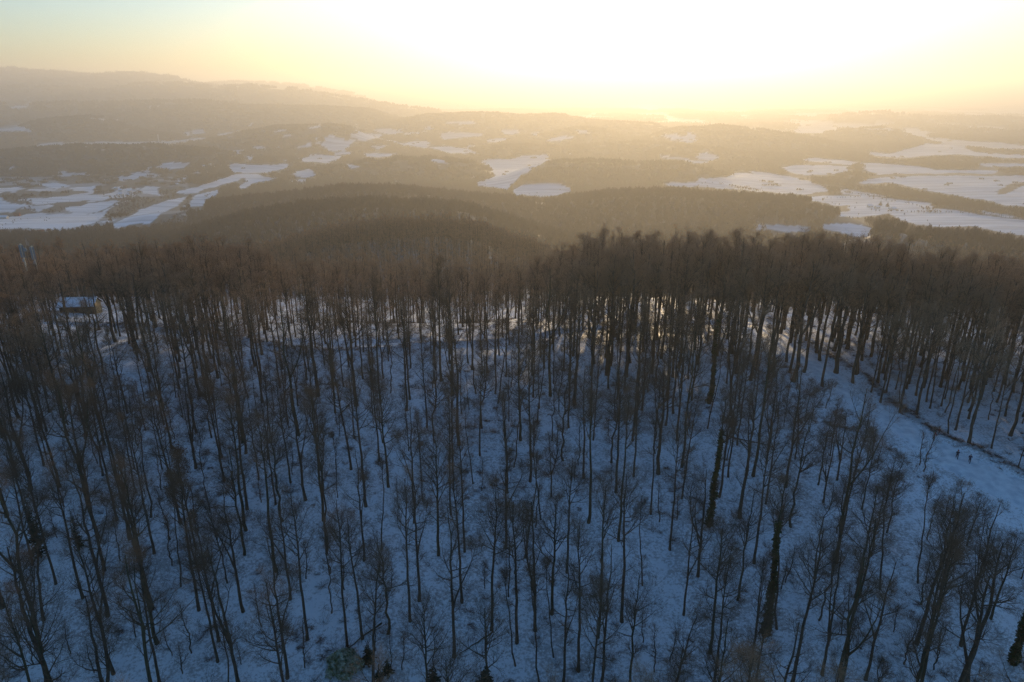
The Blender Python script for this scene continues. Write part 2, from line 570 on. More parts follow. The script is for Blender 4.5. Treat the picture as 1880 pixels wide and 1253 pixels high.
# ------------------------------------------------------------------ mesh helpers
def mesh_np(name, V, faces, mats=(), fmat=None, smooth=False):
    """faces: list of int arrays (n, k)"""
    me = bpy.data.meshes.new(name)
    V = np.asarray(V, np.float32)
    me.vertices.add(len(V))
    me.vertices.foreach_set('co', V.ravel())
    loops = np.concatenate([f.ravel() for f in faces]).astype(np.int32)
    sizes = np.concatenate([np.full(len(f), f.shape[1]) for f in faces])
    starts = np.concatenate([[0], np.cumsum(sizes)[:-1]]).astype(np.int32)
    me.loops.add(len(loops))
    me.loops.foreach_set('vertex_index', loops)
    me.polygons.add(len(sizes))
    me.polygons.foreach_set('loop_start', starts)
    for m in mats:
        me.materials.append(m)
    if fmat is not None:
        me.polygons.foreach_set('material_index', np.asarray(fmat, np.int32))
    if smooth:
        me.polygons.foreach_set('use_smooth', np.ones(len(sizes), bool))
    me.update(calc_edges=True)
    me.validate()
    return me


def obj(name, me, parent=None, **props):
    o = bpy.data.objects.new(name, me)
    COL.objects.link(o)
    if parent:
        o.parent = parent
    for k, v in props.items():
        o[k] = v
    return o


def empty(name, loc, rz=0.0, label=None, category=None, group=None):
    o = bpy.data.objects.new(name, None)
    o.empty_display_size = 0.5
    COL.objects.link(o)
    o.location = loc
    o.rotation_euler = (0, 0, rz)
    if label:
        o['label'] = label
    if category:
        o['category'] = category
    if group:
        o['group'] = group
    return o


def bm_mesh(name, bm, *mats):
    me = bpy.data.meshes.new(name)
    bm.to_mesh(me)
    bm.free()
    for m in mats:
        me.materials.append(m)
    return me


def add_box(bm, c, s, rz=0.0):
    v = []
    ca, sa = math.cos(rz), math.sin(rz)
    for dx in (-1, 1):
        for dy in (-1, 1):
            for dz in (-1, 1):
                x, y = dx * s[0] / 2, dy * s[1] / 2
                v.append(bm.verts.new((c[0] + x * ca - y * sa, c[1] + x * sa + y * ca, c[2] + dz * s[2] / 2)))
    for f in ((0, 1, 3, 2), (4, 6, 7, 5), (0, 4, 5, 1), (2, 3, 7, 6), (0, 2, 6, 4), (1, 5, 7, 3)):
        bm.faces.new([v[i] for i in f])


def add_cyl(bm, a, b, r0, r1=None, n=10):
    r1 = r0 if r1 is None else r1
    a, b = Vector(a), Vector(b)
    d = (b - a).normalized()
    u = d.orthogonal().normalized()
    w = d.cross(u)
    A = [bm.verts.new(a + (u * math.cos(t) + w * math.sin(t)) * r0) for t in [2 * math.pi * i / n for i in range(n)]]
    B = [bm.verts.new(b + (u * math.cos(t) + w * math.sin(t)) * r1) for t in [2 * math.pi * i / n for i in range(n)]]
    for i in range(n):
        bm.faces.new((A[i], A[(i + 1) % n], B[(i + 1) % n], B[i]))
    bm.faces.new(A[::-1])
    bm.faces.new(B)


# ------------------------------------------------------------------ ground sheet (polar grid, finest in front)
rr = [2.0]
while rr[-1] < 46000:
    r = rr[-1]
    if r < 45:
        s = 4.0
    elif r < 220:
        s = 0.85
    elif r < 1000:
        s = max(0.85, r * 0.0068)
    elif r < 7000:
        s = r * 0.0072
    else:
        s = r * 0.02
    rr.append(r + s)
rr = np.array(rr)
az = np.concatenate([np.linspace(-0.86, 0.86, 580), np.linspace(0.86, 2 * math.pi - 0.86, 44)[1:-1]])
NA, NR = len(az), len(rr)
gx = (rr[:, None] * np.sin(az)[None, :]).ravel()
gy = (rr[:, None] * np.cos(az)[None, :]).ravel()
gz = zground(gx, gy)
i0 = (np.arange(NR - 1)[:, None] * NA + np.arange(NA)[None, :]).ravel()
j = np.arange(NA)
nx = (j + 1) % NA
i1 = (np.arange(NR - 1)[:, None] * NA + nx[None, :]).ravel()
quads = np.stack([i0, i1, i1 + NA, i0 + NA], 1)
cap_v = len(gx)
V = np.column_stack([gx, gy, gz])
V = np.vstack([V, [0, 0, float(zground(np.array([0.0]), np.array([0.0]))[0])]])
tris = np.stack([np.full(NA, cap_v), nx, j], 1)
me = mesh_np('ground', V, [quads, tris], [M_GROUND], smooth=True)
gpx, gpy = proj(gx, gy, gz)
gr = np.hypot(gx, gy)
field = (in_fields(gpx, gpy) & (gr > 500)).astype(np.float32)
pl = plain_fields(gx, gy)
field = np.maximum(field, np.where(pl, 0.8, 0))
smf = small_fields(gpx, gpy, gx, gy) & (gr > 1500) & (gr < 7500)
field = np.maximum(field, np.where(smf, 0.9, 0))
# scrubby valley bottom on the left: thin trees, snow showing between
scrub_zone = lambda x, y, px, py: (px < 345) & (py > 325) & (py < 425) & (np.hypot(x, y) > 1350) & (np.hypot(x, y) < 4200)
sz = scrub_zone(gx, gy, gpx, gpy)
field = np.where(sz, np.maximum(field, 0.35 * (fbm(gx / 120, gy / 160, 44, 3) > 0.05)), field)
canopy = 0.8 * sstep(330, 620, gr) + 0.2 * sstep(900, 1800, gr)
near = gr < 260
litter_shade = np.full(len(gx), 1.0)
nxx, nyy = gx[near], gy[near]
l = np.full(nxx.shape, 0.55)
l = l * sstep(0.6, 2.2, line_dist(nxx, nyy, PATH)) * sstep(2.5, 4.5, line_dist(nxx, nyy, PISTE))
for T in TRAILS:
    l = l * sstep(0.4, 1.8, line_dist(nxx, nyy, T))
l = np.maximum(l, 1.3 * sstep(2.0, 0.6, line_dist(nxx, nyy, BANK)))
l = np.maximum(l, 1.0 * sstep(1.5, 0.3, line_dist(nxx, nyy + 4.6, PATH)))  # paints the dark shade line below the path into the floor colour
litter_shade[near] = l
for nm, arr in (('field', field), ('canopy', canopy), ('litter_shade', litter_shade)):
    a = me.attributes.new(nm, 'FLOAT', 'POINT')
    a.data.foreach_set('value', np.append(arr, 0.5).astype(np.float32))
obj('ground', me, kind='structure')


def ribbon(name, P, w0, w1, lift, m, wseed):
    """a strip of trodden snow laid on the slope"""
    n = len(P)
    d = np.gradient(P[:, :2], axis=0)
    d /= np.linalg.norm(d, axis=1)[:, None] + 1e-9
    nrm = np.column_stack([-d[:, 1], d[:, 0]])
    K = 9
    vs = []
    for i in range(n):
        w = w0 + (w1 - w0) * i / (n - 1)
        for k in range(K):
            s = (k / (K - 1) - 0.5) * w * (1 + 0.35 * vnoise(np.array([i * 0.31]), np.array([3.7 * (k > K / 2)]), wseed)[0])
            vs.append((P[i, 0] + nrm[i, 0] * s, P[i, 1] + nrm[i, 1] * s))
    vs = np.array(vs)
    z = zground(vs[:, 0], vs[:, 1]) + lift
    kk = np.arange(len(vs)) % K
    z = z - (lift + 0.25) * ((kk == 0) | (kk == K - 1))
    i0 = (np.arange(n - 1)[:, None] * K + np.arange(K - 1)[None, :]).ravel()
    q = np.stack([i0, i0 + 1, i0 + K + 1, i0 + K], 1)
    return obj(name, mesh_np(name, np.column_stack([vs, z]), [q], [m], smooth=True), kind='structure')


ribbon('snow_path', smooth_line(PATH, 4), 2.6, 3.0, 0.12, M_TRACK, 5)
ribbon('snow_piste', smooth_line(PISTE, 4), 4.2, 10.5, 0.14, M_TRACK, 8)


# ------------------------------------------------------------------ trees
def unit(v):
    return v / (np.linalg.norm(v, axis=-1, keepdims=True) + 1e-9)


def tubes(P, Rad, sides):
    """P (N,K,3), Rad (N,K): one open tapered tube per polyline"""
    N, K, _ = P.shape
    T = unit(np.gradient(P, axis=1))
    mean = unit(P[:, -1] - P[:, 0])
    ref = np.where(np.abs(mean[:, 2:3]) > 0.85, np.array([[1.0, 0.13, 0]]), np.array([[0, 0.1, 1.0]]))
    U = unit(np.cross(T, ref[:, None, :]))
    W = np.cross(T, U)
    a = np.arange(sides) * 2 * math.pi / sides
    V = P[:, :, None, :] + Rad[:, :, None, None] * (np.cos(a)[None, None, :, None] * U[:, :, None, :] + np.sin(a)[None, None, :, None] * W[:, :, None, :])
    V = V.reshape(-1, 3)
    n, k, s = np.meshgrid(np.arange(N), np.arange(K - 1), np.arange(sides), indexing='ij')
    s2 = (s + 1) % sides
    b = n * K * sides + k * sides
    q = np.stack([b + s, b + s2, b + sides + s2, b + sides + s], -1).reshape(-1, 4)
    return V, q


def sample_on(P, Rad, par, t):
    K = P.shape[1]
    f = t * (K - 1)
    i = np.clip(f.astype(int), 0, K - 2)
    w = (f - i)[:, None]
    a, b = P[par, i], P[par, i + 1]
    return a + (b - a) * w, unit(b - a), Rad[par, i] + (Rad[par, i + 1] - Rad[par, i]) * w[:, 0]


def grow(rng, P, Rad, par, t, length, angle, K, rfac, tip, up, wob):
    n = len(par)
    o, d, r = sample_on(P, Rad, par, t)
    h = unit(np.cross(d, rng.normal(size=(n, 3))))
    dirv = unit(d * np.cos(angle)[:, None] + h * np.sin(angle)[:, None])
    seg = (length / (K - 1))[:, None]
    pts = [o]
    for k in range(K - 1):
        dirv = unit(dirv + np.array([0, 0, up]) + wob * rng.normal(size=(n, 3)))
        pts.append(pts[-1] + dirv * seg)
    Pn = np.stack(pts, 1)
    r0 = np.minimum(r * rfac, 0.012 + length * 0.018)
    Rn = r0[:, None] * (1 - np.linspace(0, 1, K)[None, :] * (1 - tip))
    return Pn, Rn


def beech(seed, H, r0, crown0, n1, spread, fork=0, lean=0.0, twigs=4, n2=7, n3=6, tw=0.0072, leaves=0, sinu=0.0042):
    """a forest-grown bare tree: (trunk mesh arrays, crown mesh arrays)"""
    rng = np.random.default_rng(seed)
    K = 13
    tr = []
    nlead = max(1, fork)
    tz = np.linspace(0, 1, K)
    wx = np.cumsum(rng.normal(size=K)) * H * sinu
    wy = np.cumsum(rng.normal(size=K)) * H * sinu
    wx -= wx[0]
    wy -= wy[0]
    trunk = np.stack([wx + lean * H * tz ** 1.5, wy * 0.8, H * tz - 0.5], 1)
    rad = r0 * (1 - 0.93 * tz) ** 0.8 + 0.02
    rad[0] *= 1.35
    T, TR = [trunk], [rad]
    for k in range(nlead - 1):                      # co-dominant leaders from a fork
        t0 = crown0 * (0.72 + 0.25 * rng.random())
        o, d, r = sample_on(trunk[None], rad[None], np.array([0]), np.array([t0]))
        Pn, Rn = grow(rng, trunk[None], rad[None], np.array([0]), np.array([t0]), np.array([H * (1 - t0) * (0.82 + 0.15 * rng.random())]), np.array([R(24 + 10 * rng.random())]), K, 0.8, 0.1, 0.16, 0.06)
        Rn = (r[0] * 0.78) * (1 - np.linspace(0, 1, K)[None] * 0.93)
        T.append(Pn[0])
        TR.append(Rn[0])
    P0, R0 = np.array(T), np.array(TR)
    tv, tq = tubes(P0, R0, 8)
    n1 = int(n1)
    par = rng.integers(0, nlead, n1)
    lo = np.where(par == 0, crown0, 0.18)
    t = lo + (0.98 - lo) * rng.random(n1) ** 0.85
    # a few thin snags lower on the stem
    ns = 4
    par = np.concatenate([par, np.zeros(ns, int)])
    t = np.concatenate([t, rng.uniform(0.25, crown0, ns)])
    rel = np.where(par == 0, (t - crown0) / (1 - crown0), t)
    length = H * spread * (1.05 - 0.72 * np.clip(rel, 0, 1)) * rng.uniform(0.65, 1.1, len(t))
    length[-ns:] *= 0.4
    ang = R(58) - R(26) * np.clip(rel, 0, 1) + rng.normal(size=len(t)) * R(9)
    P1, R1_ = grow(rng, P0, R0, par, t, length, ang, 7, 0.62, 0.12, 0.15, 0.09)
    v1, q1 = tubes(P1, R1_, 5)
    L1 = length
    par = np.repeat(np.arange(len(t)), n2)
    t2 = rng.uniform(0.22, 1.0, len(par))
    ln = L1[par] * rng.uniform(0.26, 0.5, len(par)) * (1.15 - 0.55 * t2) + 0.25
    P2, R2_ = grow(rng, P1, R1_, par, t2, ln, R(42) + rng.normal(size=len(par)) * R(12), 5, 0.66, 0.18, 0.10, 0.13)
    v2, q2 = tubes(P2, R2_, 4)
    L2 = ln
    par = np.repeat(np.arange(len(L2)), n3)
    t3 = rng.uniform(0.2, 1.0, len(par))
    ln = L2[par] * rng.uniform(0.35, 0.62, len(par)) + 0.18
    P3, R3_ = grow(rng, P2, R2_, par, t3, ln, R(40) + rng.normal(size=len(par)) * R(13), 4, 0.7, 0.3, 0.06, 0.16)
    R3_ = np.maximum(R3_, tw * 0.8)
    v3, q3 = tubes(P3, R3_, 3)
    L3 = ln
    VV, QQ, MM = [v1, v2, v3], [q1, q2, q3], [0, 0, 1]
    if twigs:
        par = np.repeat(np.arange(len(L3)), twigs)
        t4 = rng.uniform(0.25, 1.0, len(par))
        ln = np.clip(L3[par] * rng.uniform(0.35, 0.7, len(par)), 0.2, 0.75)
        P4, R4 = grow(rng, P3, R3_, par, t4, ln, R(38) + rng.normal(size=len(par)) * R(14), 3, 0.8, 0.4, 0.08, 0.15)
        R4 = np.clip(R4, tw * 0.55, tw)
        v4, q4 = tubes(P4, R4, 3)
        VV.append(v4)
        QQ.append(q4)
        MM.append(1)
    off = 0
    faces, fm = [], []
    for v, q, m in zip(VV, QQ, MM):
        faces.append(q + off)
        fm.append(np.full(len(q), m))
        off += len(v)
    crown_v = np.vstack(VV)
    if leaves:
        k = rng.integers(0, len(P3), leaves)
        c = P3[k, -1] + rng.normal(size=(leaves, 3)) * 0.25
        a = rng.normal(size=(leaves, 3)) * 0.05
        b2 = rng.normal(size=(leaves, 3)) * 0.05
        lv = np.stack([c - a, c + b2, c + a, c - b2], 1).reshape(-1, 3)
        faces.append(np.arange(leaves * 4).reshape(-1, 4) + off)
        fm.append(np.full(leaves, 2))
        crown_v = np.vstack([crown_v, lv])
    return (tv, tq), (crown_v, np.vstack(faces), np.concatenate(fm)), P0


#          key, look phrase, parameters
KINDS = [
    ('straight', 'straight bare tree with narrow crown', dict(H=22, r0=0.182, crown0=0.56, n1=17, spread=0.24)),
    ('tall', 'tall bare tree with high crown', dict(H=25, r0=0.228, crown0=0.60, n1=19, spread=0.22)),
    ('forked', 'bare tree forked into two stems', dict(H=21, r0=0.198, crown0=0.50, n1=20, spread=0.24, fork=2)),
    ('low_fork', 'bare tree forked low into three stems', dict(H=19, r0=0.205, crown0=0.40, n1=22, spread=0.25, fork=3)),
    ('broad', 'bare tree with broad spreading crown', dict(H=19, r0=0.190, crown0=0.42, n1=20, spread=0.34)),
    ('pole', 'slim pole-like bare tree', dict(H=18, r0=0.114, crown0=0.58, n1=12, spread=0.18, n2=6, sinu=0.009)),
    ('leaning', 'leaning bare tree with open crown', dict(H=20, r0=0.167, crown0=0.52, n1=16, spread=0.26, lean=0.16)),
    ('crooked', 'crooked bare tree with bent trunk', dict(H=18, r0=0.167, crown0=0.45, n1=18, spread=0.28, sinu=0.011)),
    ('thick', 'thick-trunked bare tree with dense crown', dict(H=24, r0=0.319, crown0=0.45, n1=24, spread=0.30, fork=2)),
    ('straight_two', 'straight bare tree with narrow crown', dict(H=23, r0=0.167, crown0=0.50, n1=20, spread=0.21, sinu=0.005)),
    ('tall_two', 'tall bare tree with high crown', dict(H=26, r0=0.251, crown0=0.52, n1=19, spread=0.25, sinu=0.006, fork=2)),
    ('broad_two', 'bare tree with broad spreading crown', dict(H=17, r0=0.152, crown0=0.34, n1=22, spread=0.30, sinu=0.012)),
    ('pole_two', 'slim pole-like bare tree', dict(H=16, r0=0.091, crown0=0.50, n1=13, spread=0.20, n2=6, sinu=0.012)),
    ('leafy', 'bushy tree still holding brown withered leaves', dict(H=15, r0=0.152, crown0=0.35, n1=22, spread=0.32, leaves=3600)),
]
PROTO = {}
INST_HI = bpy.data.collections.new('forest_tree_meshes')
for idx, (key, phrase, kw) in enumerate(KINDS):
    tA, cA, P0 = beech(100 + idx, **kw)
    tm = mesh_np('trunk', tA[0], [tA[1]], [M_BARK_MOSS if idx % 3 == 1 else M_BARK], smooth=True)
    cm = mesh_np('crown', cA[0], [cA[1]], [M_BRANCH, M_TWIG, M_LEAF], cA[2])
    PROTO[key] = dict(trunk=tm, crown=cm, H=kw['H'], P0=P0, phrase=phrase)
    allv = np.vstack([tA[0], cA[0]])
    allf = np.vstack([tA[1], cA[1] + len(tA[0])])
    jm = mesh_np('whole_tree', allv, [allf], [M_BRANCH, M_TWIG_BACKLIT, M_LEAF, M_BARK], np.concatenate([np.full(len(tA[1]), 3), cA[2]]))
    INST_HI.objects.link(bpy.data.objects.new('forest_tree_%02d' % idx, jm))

# lighter trees for the woods beyond the ridge
INST_MID = bpy.data.collections.new('wood_tree_meshes')
for k in range(5):
    tA, cA, _ = beech(300 + k, H=22 + k % 3, r0=0.27, crown0=0.5, n1=15, spread=0.25, twigs=2, n2=6, n3=5, tw=0.020, fork=1 + k % 2)
    allv = np.vstack([tA[0], cA[0]])
    allf = np.vstack([tA[1], cA[1] + len(tA[0])])
    jm = mesh_np('wood_tree', allv, [allf], [M_BRANCH, M_TWIG_BACKLIT, M_LEAF, M_BARK], np.concatenate([np.full(len(tA[1]), 3), cA[2]]))
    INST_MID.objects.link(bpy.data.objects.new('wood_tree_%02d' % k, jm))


def sprays(rng, n, cx, cy, rad, z0, z1, w):
    """upright twig sprays filling one far crown"""
    a = rng.uniform(0, 2 * math.pi, n)
    q = np.sqrt(rng.uniform(0, 1, n))
    zt = z0 + (z1 - z0) * (1 - 0.62 * q ** 2) * rng.uniform(0.8, 1.0, n)
    zb = z0 + (zt - z0) * rng.uniform(0.0, 0.6, n)
    bx, by = cx + q * rad * 0.6 * np.cos(a), cy + q * rad * 0.6 * np.sin(a)
    tx, ty = cx + q * rad * 1.1 * np.cos(a), cy + q * rad * 1.1 * np.sin(a)
    b = rng.uniform(0, 2 * math.pi, n)
    ox, oy = np.cos(b) * w, np.sin(b) * w
    return np.stack([np.stack([bx - ox * .3, by - oy * .3, zb], 1), np.stack([tx - ox, ty - oy, zt - 0.5], 1), np.stack([tx + ox, ty + oy, zt], 1)], 1)


INST_FAR = bpy.data.collections.new('far_tree_meshes')
for k in range(4):
    rng = np.random.default_rng(500 + k)
    t = sprays(rng, 70, 0, 0, 4.6, 8, 21 + k, 0.30).reshape(-1, 3)
    tv, tq = tubes(np.array([[[0, 0, -2], [0.2, 0, 9], [0, 0.3, 17]]], float), np.array([[0.35, 0.26, 0.12]]), 3)
    m_ = mesh_np('far_tree', np.vstack([t, tv]), [np.arange(len(t)).reshape(-1, 3), tq + len(t)], [M_FARWOOD])
    INST_FAR.objects.link(bpy.data.objects.new('far_tree_%02d' % k, m_))
INST_GROVE = bpy.data.collections.new('far_grove_meshes')
for k in range(4):
    rng = np.random.default_rng(520 + k)
    T = []
    for c in range(16):
        T.append(sprays(rng, 13, rng.uniform(-22, 22), rng.uniform(-22, 22), 5.5, 3, rng.uniform(15, 23), 1.4).reshape(-1, 3))
    T = np.vstack(T)
    m_ = mesh_np('far_grove', T, [np.arange(len(T)).reshape(-1, 3)], [M_FARWOOD])
    INST_GROVE.objects.link(bpy.data.objects.new('far_grove_%02d' % k, m_))


def scatter(name, pts, scl, rot, var, coll, **props):
    """one object of stuff: geometry nodes set a mesh on every point"""
    n = len(pts)
    me = bpy.data.meshes.new(name)
    me.vertices.add(n)
    me.vertices.foreach_set('co', np.asarray(pts, np.float32).ravel())
    for nm, arr in (('scl', scl), ('rot', rot)):
        a = me.attributes.new(nm, 'FLOAT_VECTOR', 'POINT')
        a.data.foreach_set('vector', np.asarray(arr, np.float32).ravel())
    a = me.attributes.new('pick', 'INT', 'POINT')
    a.data.foreach_set('value', np.asarray(var, np.int32))
    o = obj(name, me, **props)
    g = bpy.data.node_groups.new(name, 'GeometryNodeTree')
    g.interface.new_socket('Geometry', in_out='INPUT', socket_type='NodeSocketGeometry')
    g.interface.new_socket('Geometry', in_out='OUTPUT', socket_type='NodeSocketGeometry')
    gi = g.nodes.new('NodeGroupInput')
    go = g.nodes.new('NodeGroupOutput')
    ip = g.nodes.new('GeometryNodeInstanceOnPoints')
    ci = g.nodes.new('GeometryNodeCollectionInfo')
    ci.inputs['Collection'].default_value = coll
    ci.inputs['Separate Children'].default_value = True
    ci.inputs['Reset Children'].default_value = True

    def attr(nm, ty):
        a = g.nodes.new('GeometryNodeInputNamedAttribute')
        a.data_type = ty
        a.inputs['Name'].default_value = nm
        return a.outputs['Attribute']
    g.links.new(gi.outputs[0], ip.inputs['Points'])
    g.links.new(ci.outputs[0], ip.inputs['Instance'])
    ip.inputs['Pick Instance'].default_value = True
    g.links.new(attr('pick', 'INT'), ip.inputs['Instance Index'])
    g.links.new(attr('rot', 'FLOAT_VECTOR'), ip.inputs['Rotation'])
    g.links.new(attr('scl', 'FLOAT_VECTOR'), ip.inputs['Scale'])
    g.links.new(ip.outputs[0], go.inputs[0])
    md = o.modifiers.new('scatter', 'NODES')
    md.node_group = g
    return o


def spin(n):
    return np.column_stack([np.zeros(n), np.zeros(n), RNG.uniform(0, 2 * math.pi, n)])


# ------------------------------------------------------------------ woods beyond the ridge
HUT0 = ground_at(150, 574, 40, 400)


def jitter_grid(cell, rmin, rmax, azmax=0.80, ymin=None):
    X = np.arange(-rmax * math.sin(azmax), rmax * math.sin(azmax), cell)
    Y = np.arange(rmin * 0.5, rmax, cell)
    x, y = np.meshgrid(X, Y)
    x = x.ravel() + RNG.uniform(-.5, .5, x.size) * cell * 1.9
    y = y.ravel() + RNG.uniform(-.5, .5, y.size) * cell * 1.9
    r = np.hypot(x, y)
    m = (r >= rmin) & (r < rmax) & (np.abs(np.arctan2(x, y)) < azmax)
    return x[m], y[m]


def keep_off_fields(x, y, z, h):
    k = np.ones(x.shape, bool)
    for f in (0.0, 0.5, 1.0):
        px, py = proj(x, y, z + h * f)
        k &= ~in_fields(px, py)
    return k


def wood(name, cell, rmin, rmax, h, coll, nvar, smin, smax, label, fade=0.0):
    x, y = jitter_grid(cell, rmin, rmax)
    if rmin < 300:
        k = y > 196
        k &= ~((x < -60) & (y < 225) & (np.hypot(x - HUT0[0], y - HUT0[1]) < 24))
        x, y = x[k], y[k]
    z = zground(x, y)
    k = keep_off_fields(x, y, z, h) if rmax > 600 else np.ones(x.shape, bool)
    if rmax > 5000:
        k &= ~plain_fields(x, y)
    px, py = proj(x, y, z)
    if rmax > 2000:
        k &= ~small_fields(px, py, x, y)
    s = RNG.uniform(smin, smax, len(x))
    if rmin < 300:
        s = np.where(y < 330, s * np.interp(px, [0, 470, 560, 940, 1080, 1880], [1, 1, 0.68, 0.68, 1.08, 1.03]), s)
        k &= ~((y < 250) & (RNG.random(len(x)) < 0.35))
    sc = scrub_zone(x, y, px, py)
    if rmin >= 900:                     # hedgerows and lone trees left standing in the fields
        hedge = (np.abs(fbm(x / 210.0, y / 260.0, 301, 2)) < 0.010) | (RNG.random(len(x)) < 0.004)
        hp = ~k & hedge & (np.hypot(x, y) > 1700)
        k |= hp
        s = np.where(hp, s * 0.42, s)
    k &= ~(sc & (RNG.random(len(x)) < 0.55))
    s = np.where(sc, s * 0.55, s)
    x, y, z, s = x[k], y[k], z[k], s[k]
    n = len(x)
    return scatter(name, np.column_stack([x, y, z - 0.2]), np.column_stack([s, s, s * RNG.uniform(0.9, 1.1, n)]), spin(n), RNG.integers(0, nvar, n), coll, kind='stuff', label=label)


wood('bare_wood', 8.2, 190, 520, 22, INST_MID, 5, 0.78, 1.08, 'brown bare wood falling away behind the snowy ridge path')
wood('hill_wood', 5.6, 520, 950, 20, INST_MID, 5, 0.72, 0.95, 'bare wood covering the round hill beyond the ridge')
wood('valley_wood', 8.6, 950, 2600, 20, INST_FAR, 4, 0.75, 1.05, 'hazy brown woods around the snowy valley fields')
wood('distant_wood', 40, 2600, 7000, 20, INST_GROVE, 4, 0.85, 1.1, 'dim woods on the distant hills')
wood('horizon_wood', 110, 7000, 14500, 20, INST_GROVE, 4, 2.0, 2.6, 'woods fading into the haze below the horizon')

# ------------------------------------------------------------------ haze
zmin, zmax = float(gz.min()) - 1.0, max(float(gz.max()), ZC) + 30.0
bm = bmesh.new()
add_box(bm, (0, 0, (zmin + zmax) / 2), (96000, 96000, zmax - zmin))
M_HAZE = bpy.data.materials.new('haze')
M_HAZE.use_nodes = True
hn = M_HAZE.node_tree.nodes
hn.remove(hn['Principled BSDF'])
pv = hn.new('ShaderNodeVolumePrincipled')
pv.inputs['Color'].default_value = (0.95, 0.93, 0.90, 1)
pv.inputs['Density'].default_value = HAZE_DENSITY
pv.inputs['Anisotropy'].default_value = HAZE_ANISO
for s in ('Color Attribute', 'Density Attribute', 'Temperature Attribute'):
    if s in pv.inputs:
        pv.inputs[s].default_value = ''
M_HAZE.node_tree.links.new(pv.outputs[0], hn['Material Output'].inputs['Volume'])
try:
    M_HAZE.cycles.homogeneous_volume = True
except Exception:
    pass
obj('haze', bm_mesh('haze', bm, M_HAZE), kind='stuff', label='golden winter haze lying over the valley')

# ------------------------------------------------------------------ the near forest
LOW = (560, 850, 3.11)
HAND = [  # foot of a tree in the photograph, kind or None
    (608, 1126, None), (637, 1192, 'straight'), (666, 1173, 'straight'), (711, 1165, 'crooked'), (753, 1141, 'straight'), (769, 1104, 'forked'),
    (668, 1030, 'forked'), (833, 1207, 'forked'), (848, 1107, 'straight'), (853, 1014, 'straight'), (902, 1160, 'straight'), (947, 1223, 'pole'),
    (949, 1181, 'straight'), (928, 1007, 'forked'), (963, 1025, 'pole'), (1013, 1128, 'broad'), (1041, 1052, 'straight'), (983, 1158, 'low_fork'),
    (991, 1256, 'pole'), (1033, 1258, 'forked'), (1062, 1233, 'straight'), (1097, 1170, 'tall'), (1103, 1258, 'forked'), (1017, 1207, 'pole'),
    (1155, 1256, 'crooked'), (1142, 1142, 'straight'), (594, 956, 'tall'), (672, 930, 'straight'),
    (79, 1139, 'leaning'), (74, 962, 'pole'), (283, 1017, 'straight'), (191, 1048, 'straight'), (278, 1118, 'thick'), (331, 1078, 'pole'),
    (289, 1181, 'tall'), (402, 1178, 'forked'), (447, 1123, 'forked'), (400, 1216, 'straight'), (452, 974, 'tall'), (508, 1049, 'tall'),
    (564, 1175, 'straight'), (527, 1246, 'forked'), (439, 1258, 'low_fork'), (87, 1258, 'thick'), (209, 1238, 'forked'), (293, 1258, 'straight'),
    (506, 927, 'straight'), (412, 884, 'straight'), (277, 950, 'pole'), (166, 940, 'straight'), (595, 959, 'pole'),
    (1354, 1101, 'crooked'), (1304, 1200, 'broad'), (1312, 1256, 'straight'), (1378, 1232, 'low_fork'), (1402, 1168, 'tall'), (1427, 1156, 'pole'),
    (1453, 1258, 'straight'), (1510, 1240, 'low_fork'), (1571, 1097, 'broad'), (1543, 1244, 'tall'), (1589, 1248, 'forked'), (1617, 1083, 'pole'),
    (1682, 1182, 'straight'), (1774, 1258, 'thick'), (1858, 1220, 'straight'), (1443, 895, 'forked'), (1453, 969, 'crooked'), (1541, 995, 'straight'),
    (1686, 1071, 'pole'), (360, 1010, 'leafy'), (1230, 1010, 'straight'), (1180, 1075, 'pole'), (1255, 1130, 'forked'), (1080, 960, 'tall'),
    (760, 960, 'forked'), (805, 1020, 'broad'), (700, 1010, 'pole'),
]
near_pts, near_kind = [], []
for (px, py, kd) in HAND:
    p = ground_at(px, py, 40, 400)
    near_pts.append((p[0], p[1]))
    near_kind.append(kd)


def allowed(x, y):
    a = np.array([x])
    b = np.array([y])
    if line_dist(a, b, PISTE)[0] < 3.4 + 3.2 * (y < 112) or line_dist(a, b, PATH)[0] < 2.3:
        return False
    return True


PSX = proj(PISTE[:, 0], PISTE[:, 1], PISTE[:, 2])
PSW = np.interp(np.linspace(0, 1, len(PISTE)), [0, 0.25, 1], [6, 14, 44])


def hides_piste(x, y, H):
    if x < 8:
        return False
    z = float(zfun(np.array([x]), np.array([y]))[0])
    for f in (0.2, 0.35, 0.55, 0.7, 0.85, 0.97):
        px, py = proj(x, y, z + H * f)
        half = 60 * 75.0 / max(y, 40) * (0.12 if f < 0.5 else 1.0 if f < 0.9 else 0.4)
        d = np.hypot(np.maximum(np.abs(PSX[0] - px) - half * 0.55, 0), PSX[1] - py)
        if (d < PSW * 0.9).any():
            return True
    return False


CLEAR = [(112, 538, 186, 572), (34, 438, 66, 478)]


def hides_box(x, y, H):
    z = float(zfun(np.array([x]), np.array([y]))[0])
    half = 26 * 150.0 / max(y, 60)
    for (x0, y0, x1, y1) in CLEAR:
        for f in (0.2, 0.35, 0.5, 0.65, 0.8, 0.95):
            px, py = proj(x, y, z + H * f)
            hw_ = half if f > 0.5 else 3
            if x0 - hw_ < px < x1 + hw_ and y0 < py < y1 + 14:
                return True
    return False


HUT_XY = ground_at(150, 574, 40, 400)
GRIDC = 4.0
cells = {}


def put(x, y):
    cells.setdefault((int(x // GRIDC), int(y // GRIDC)), []).append((x, y))


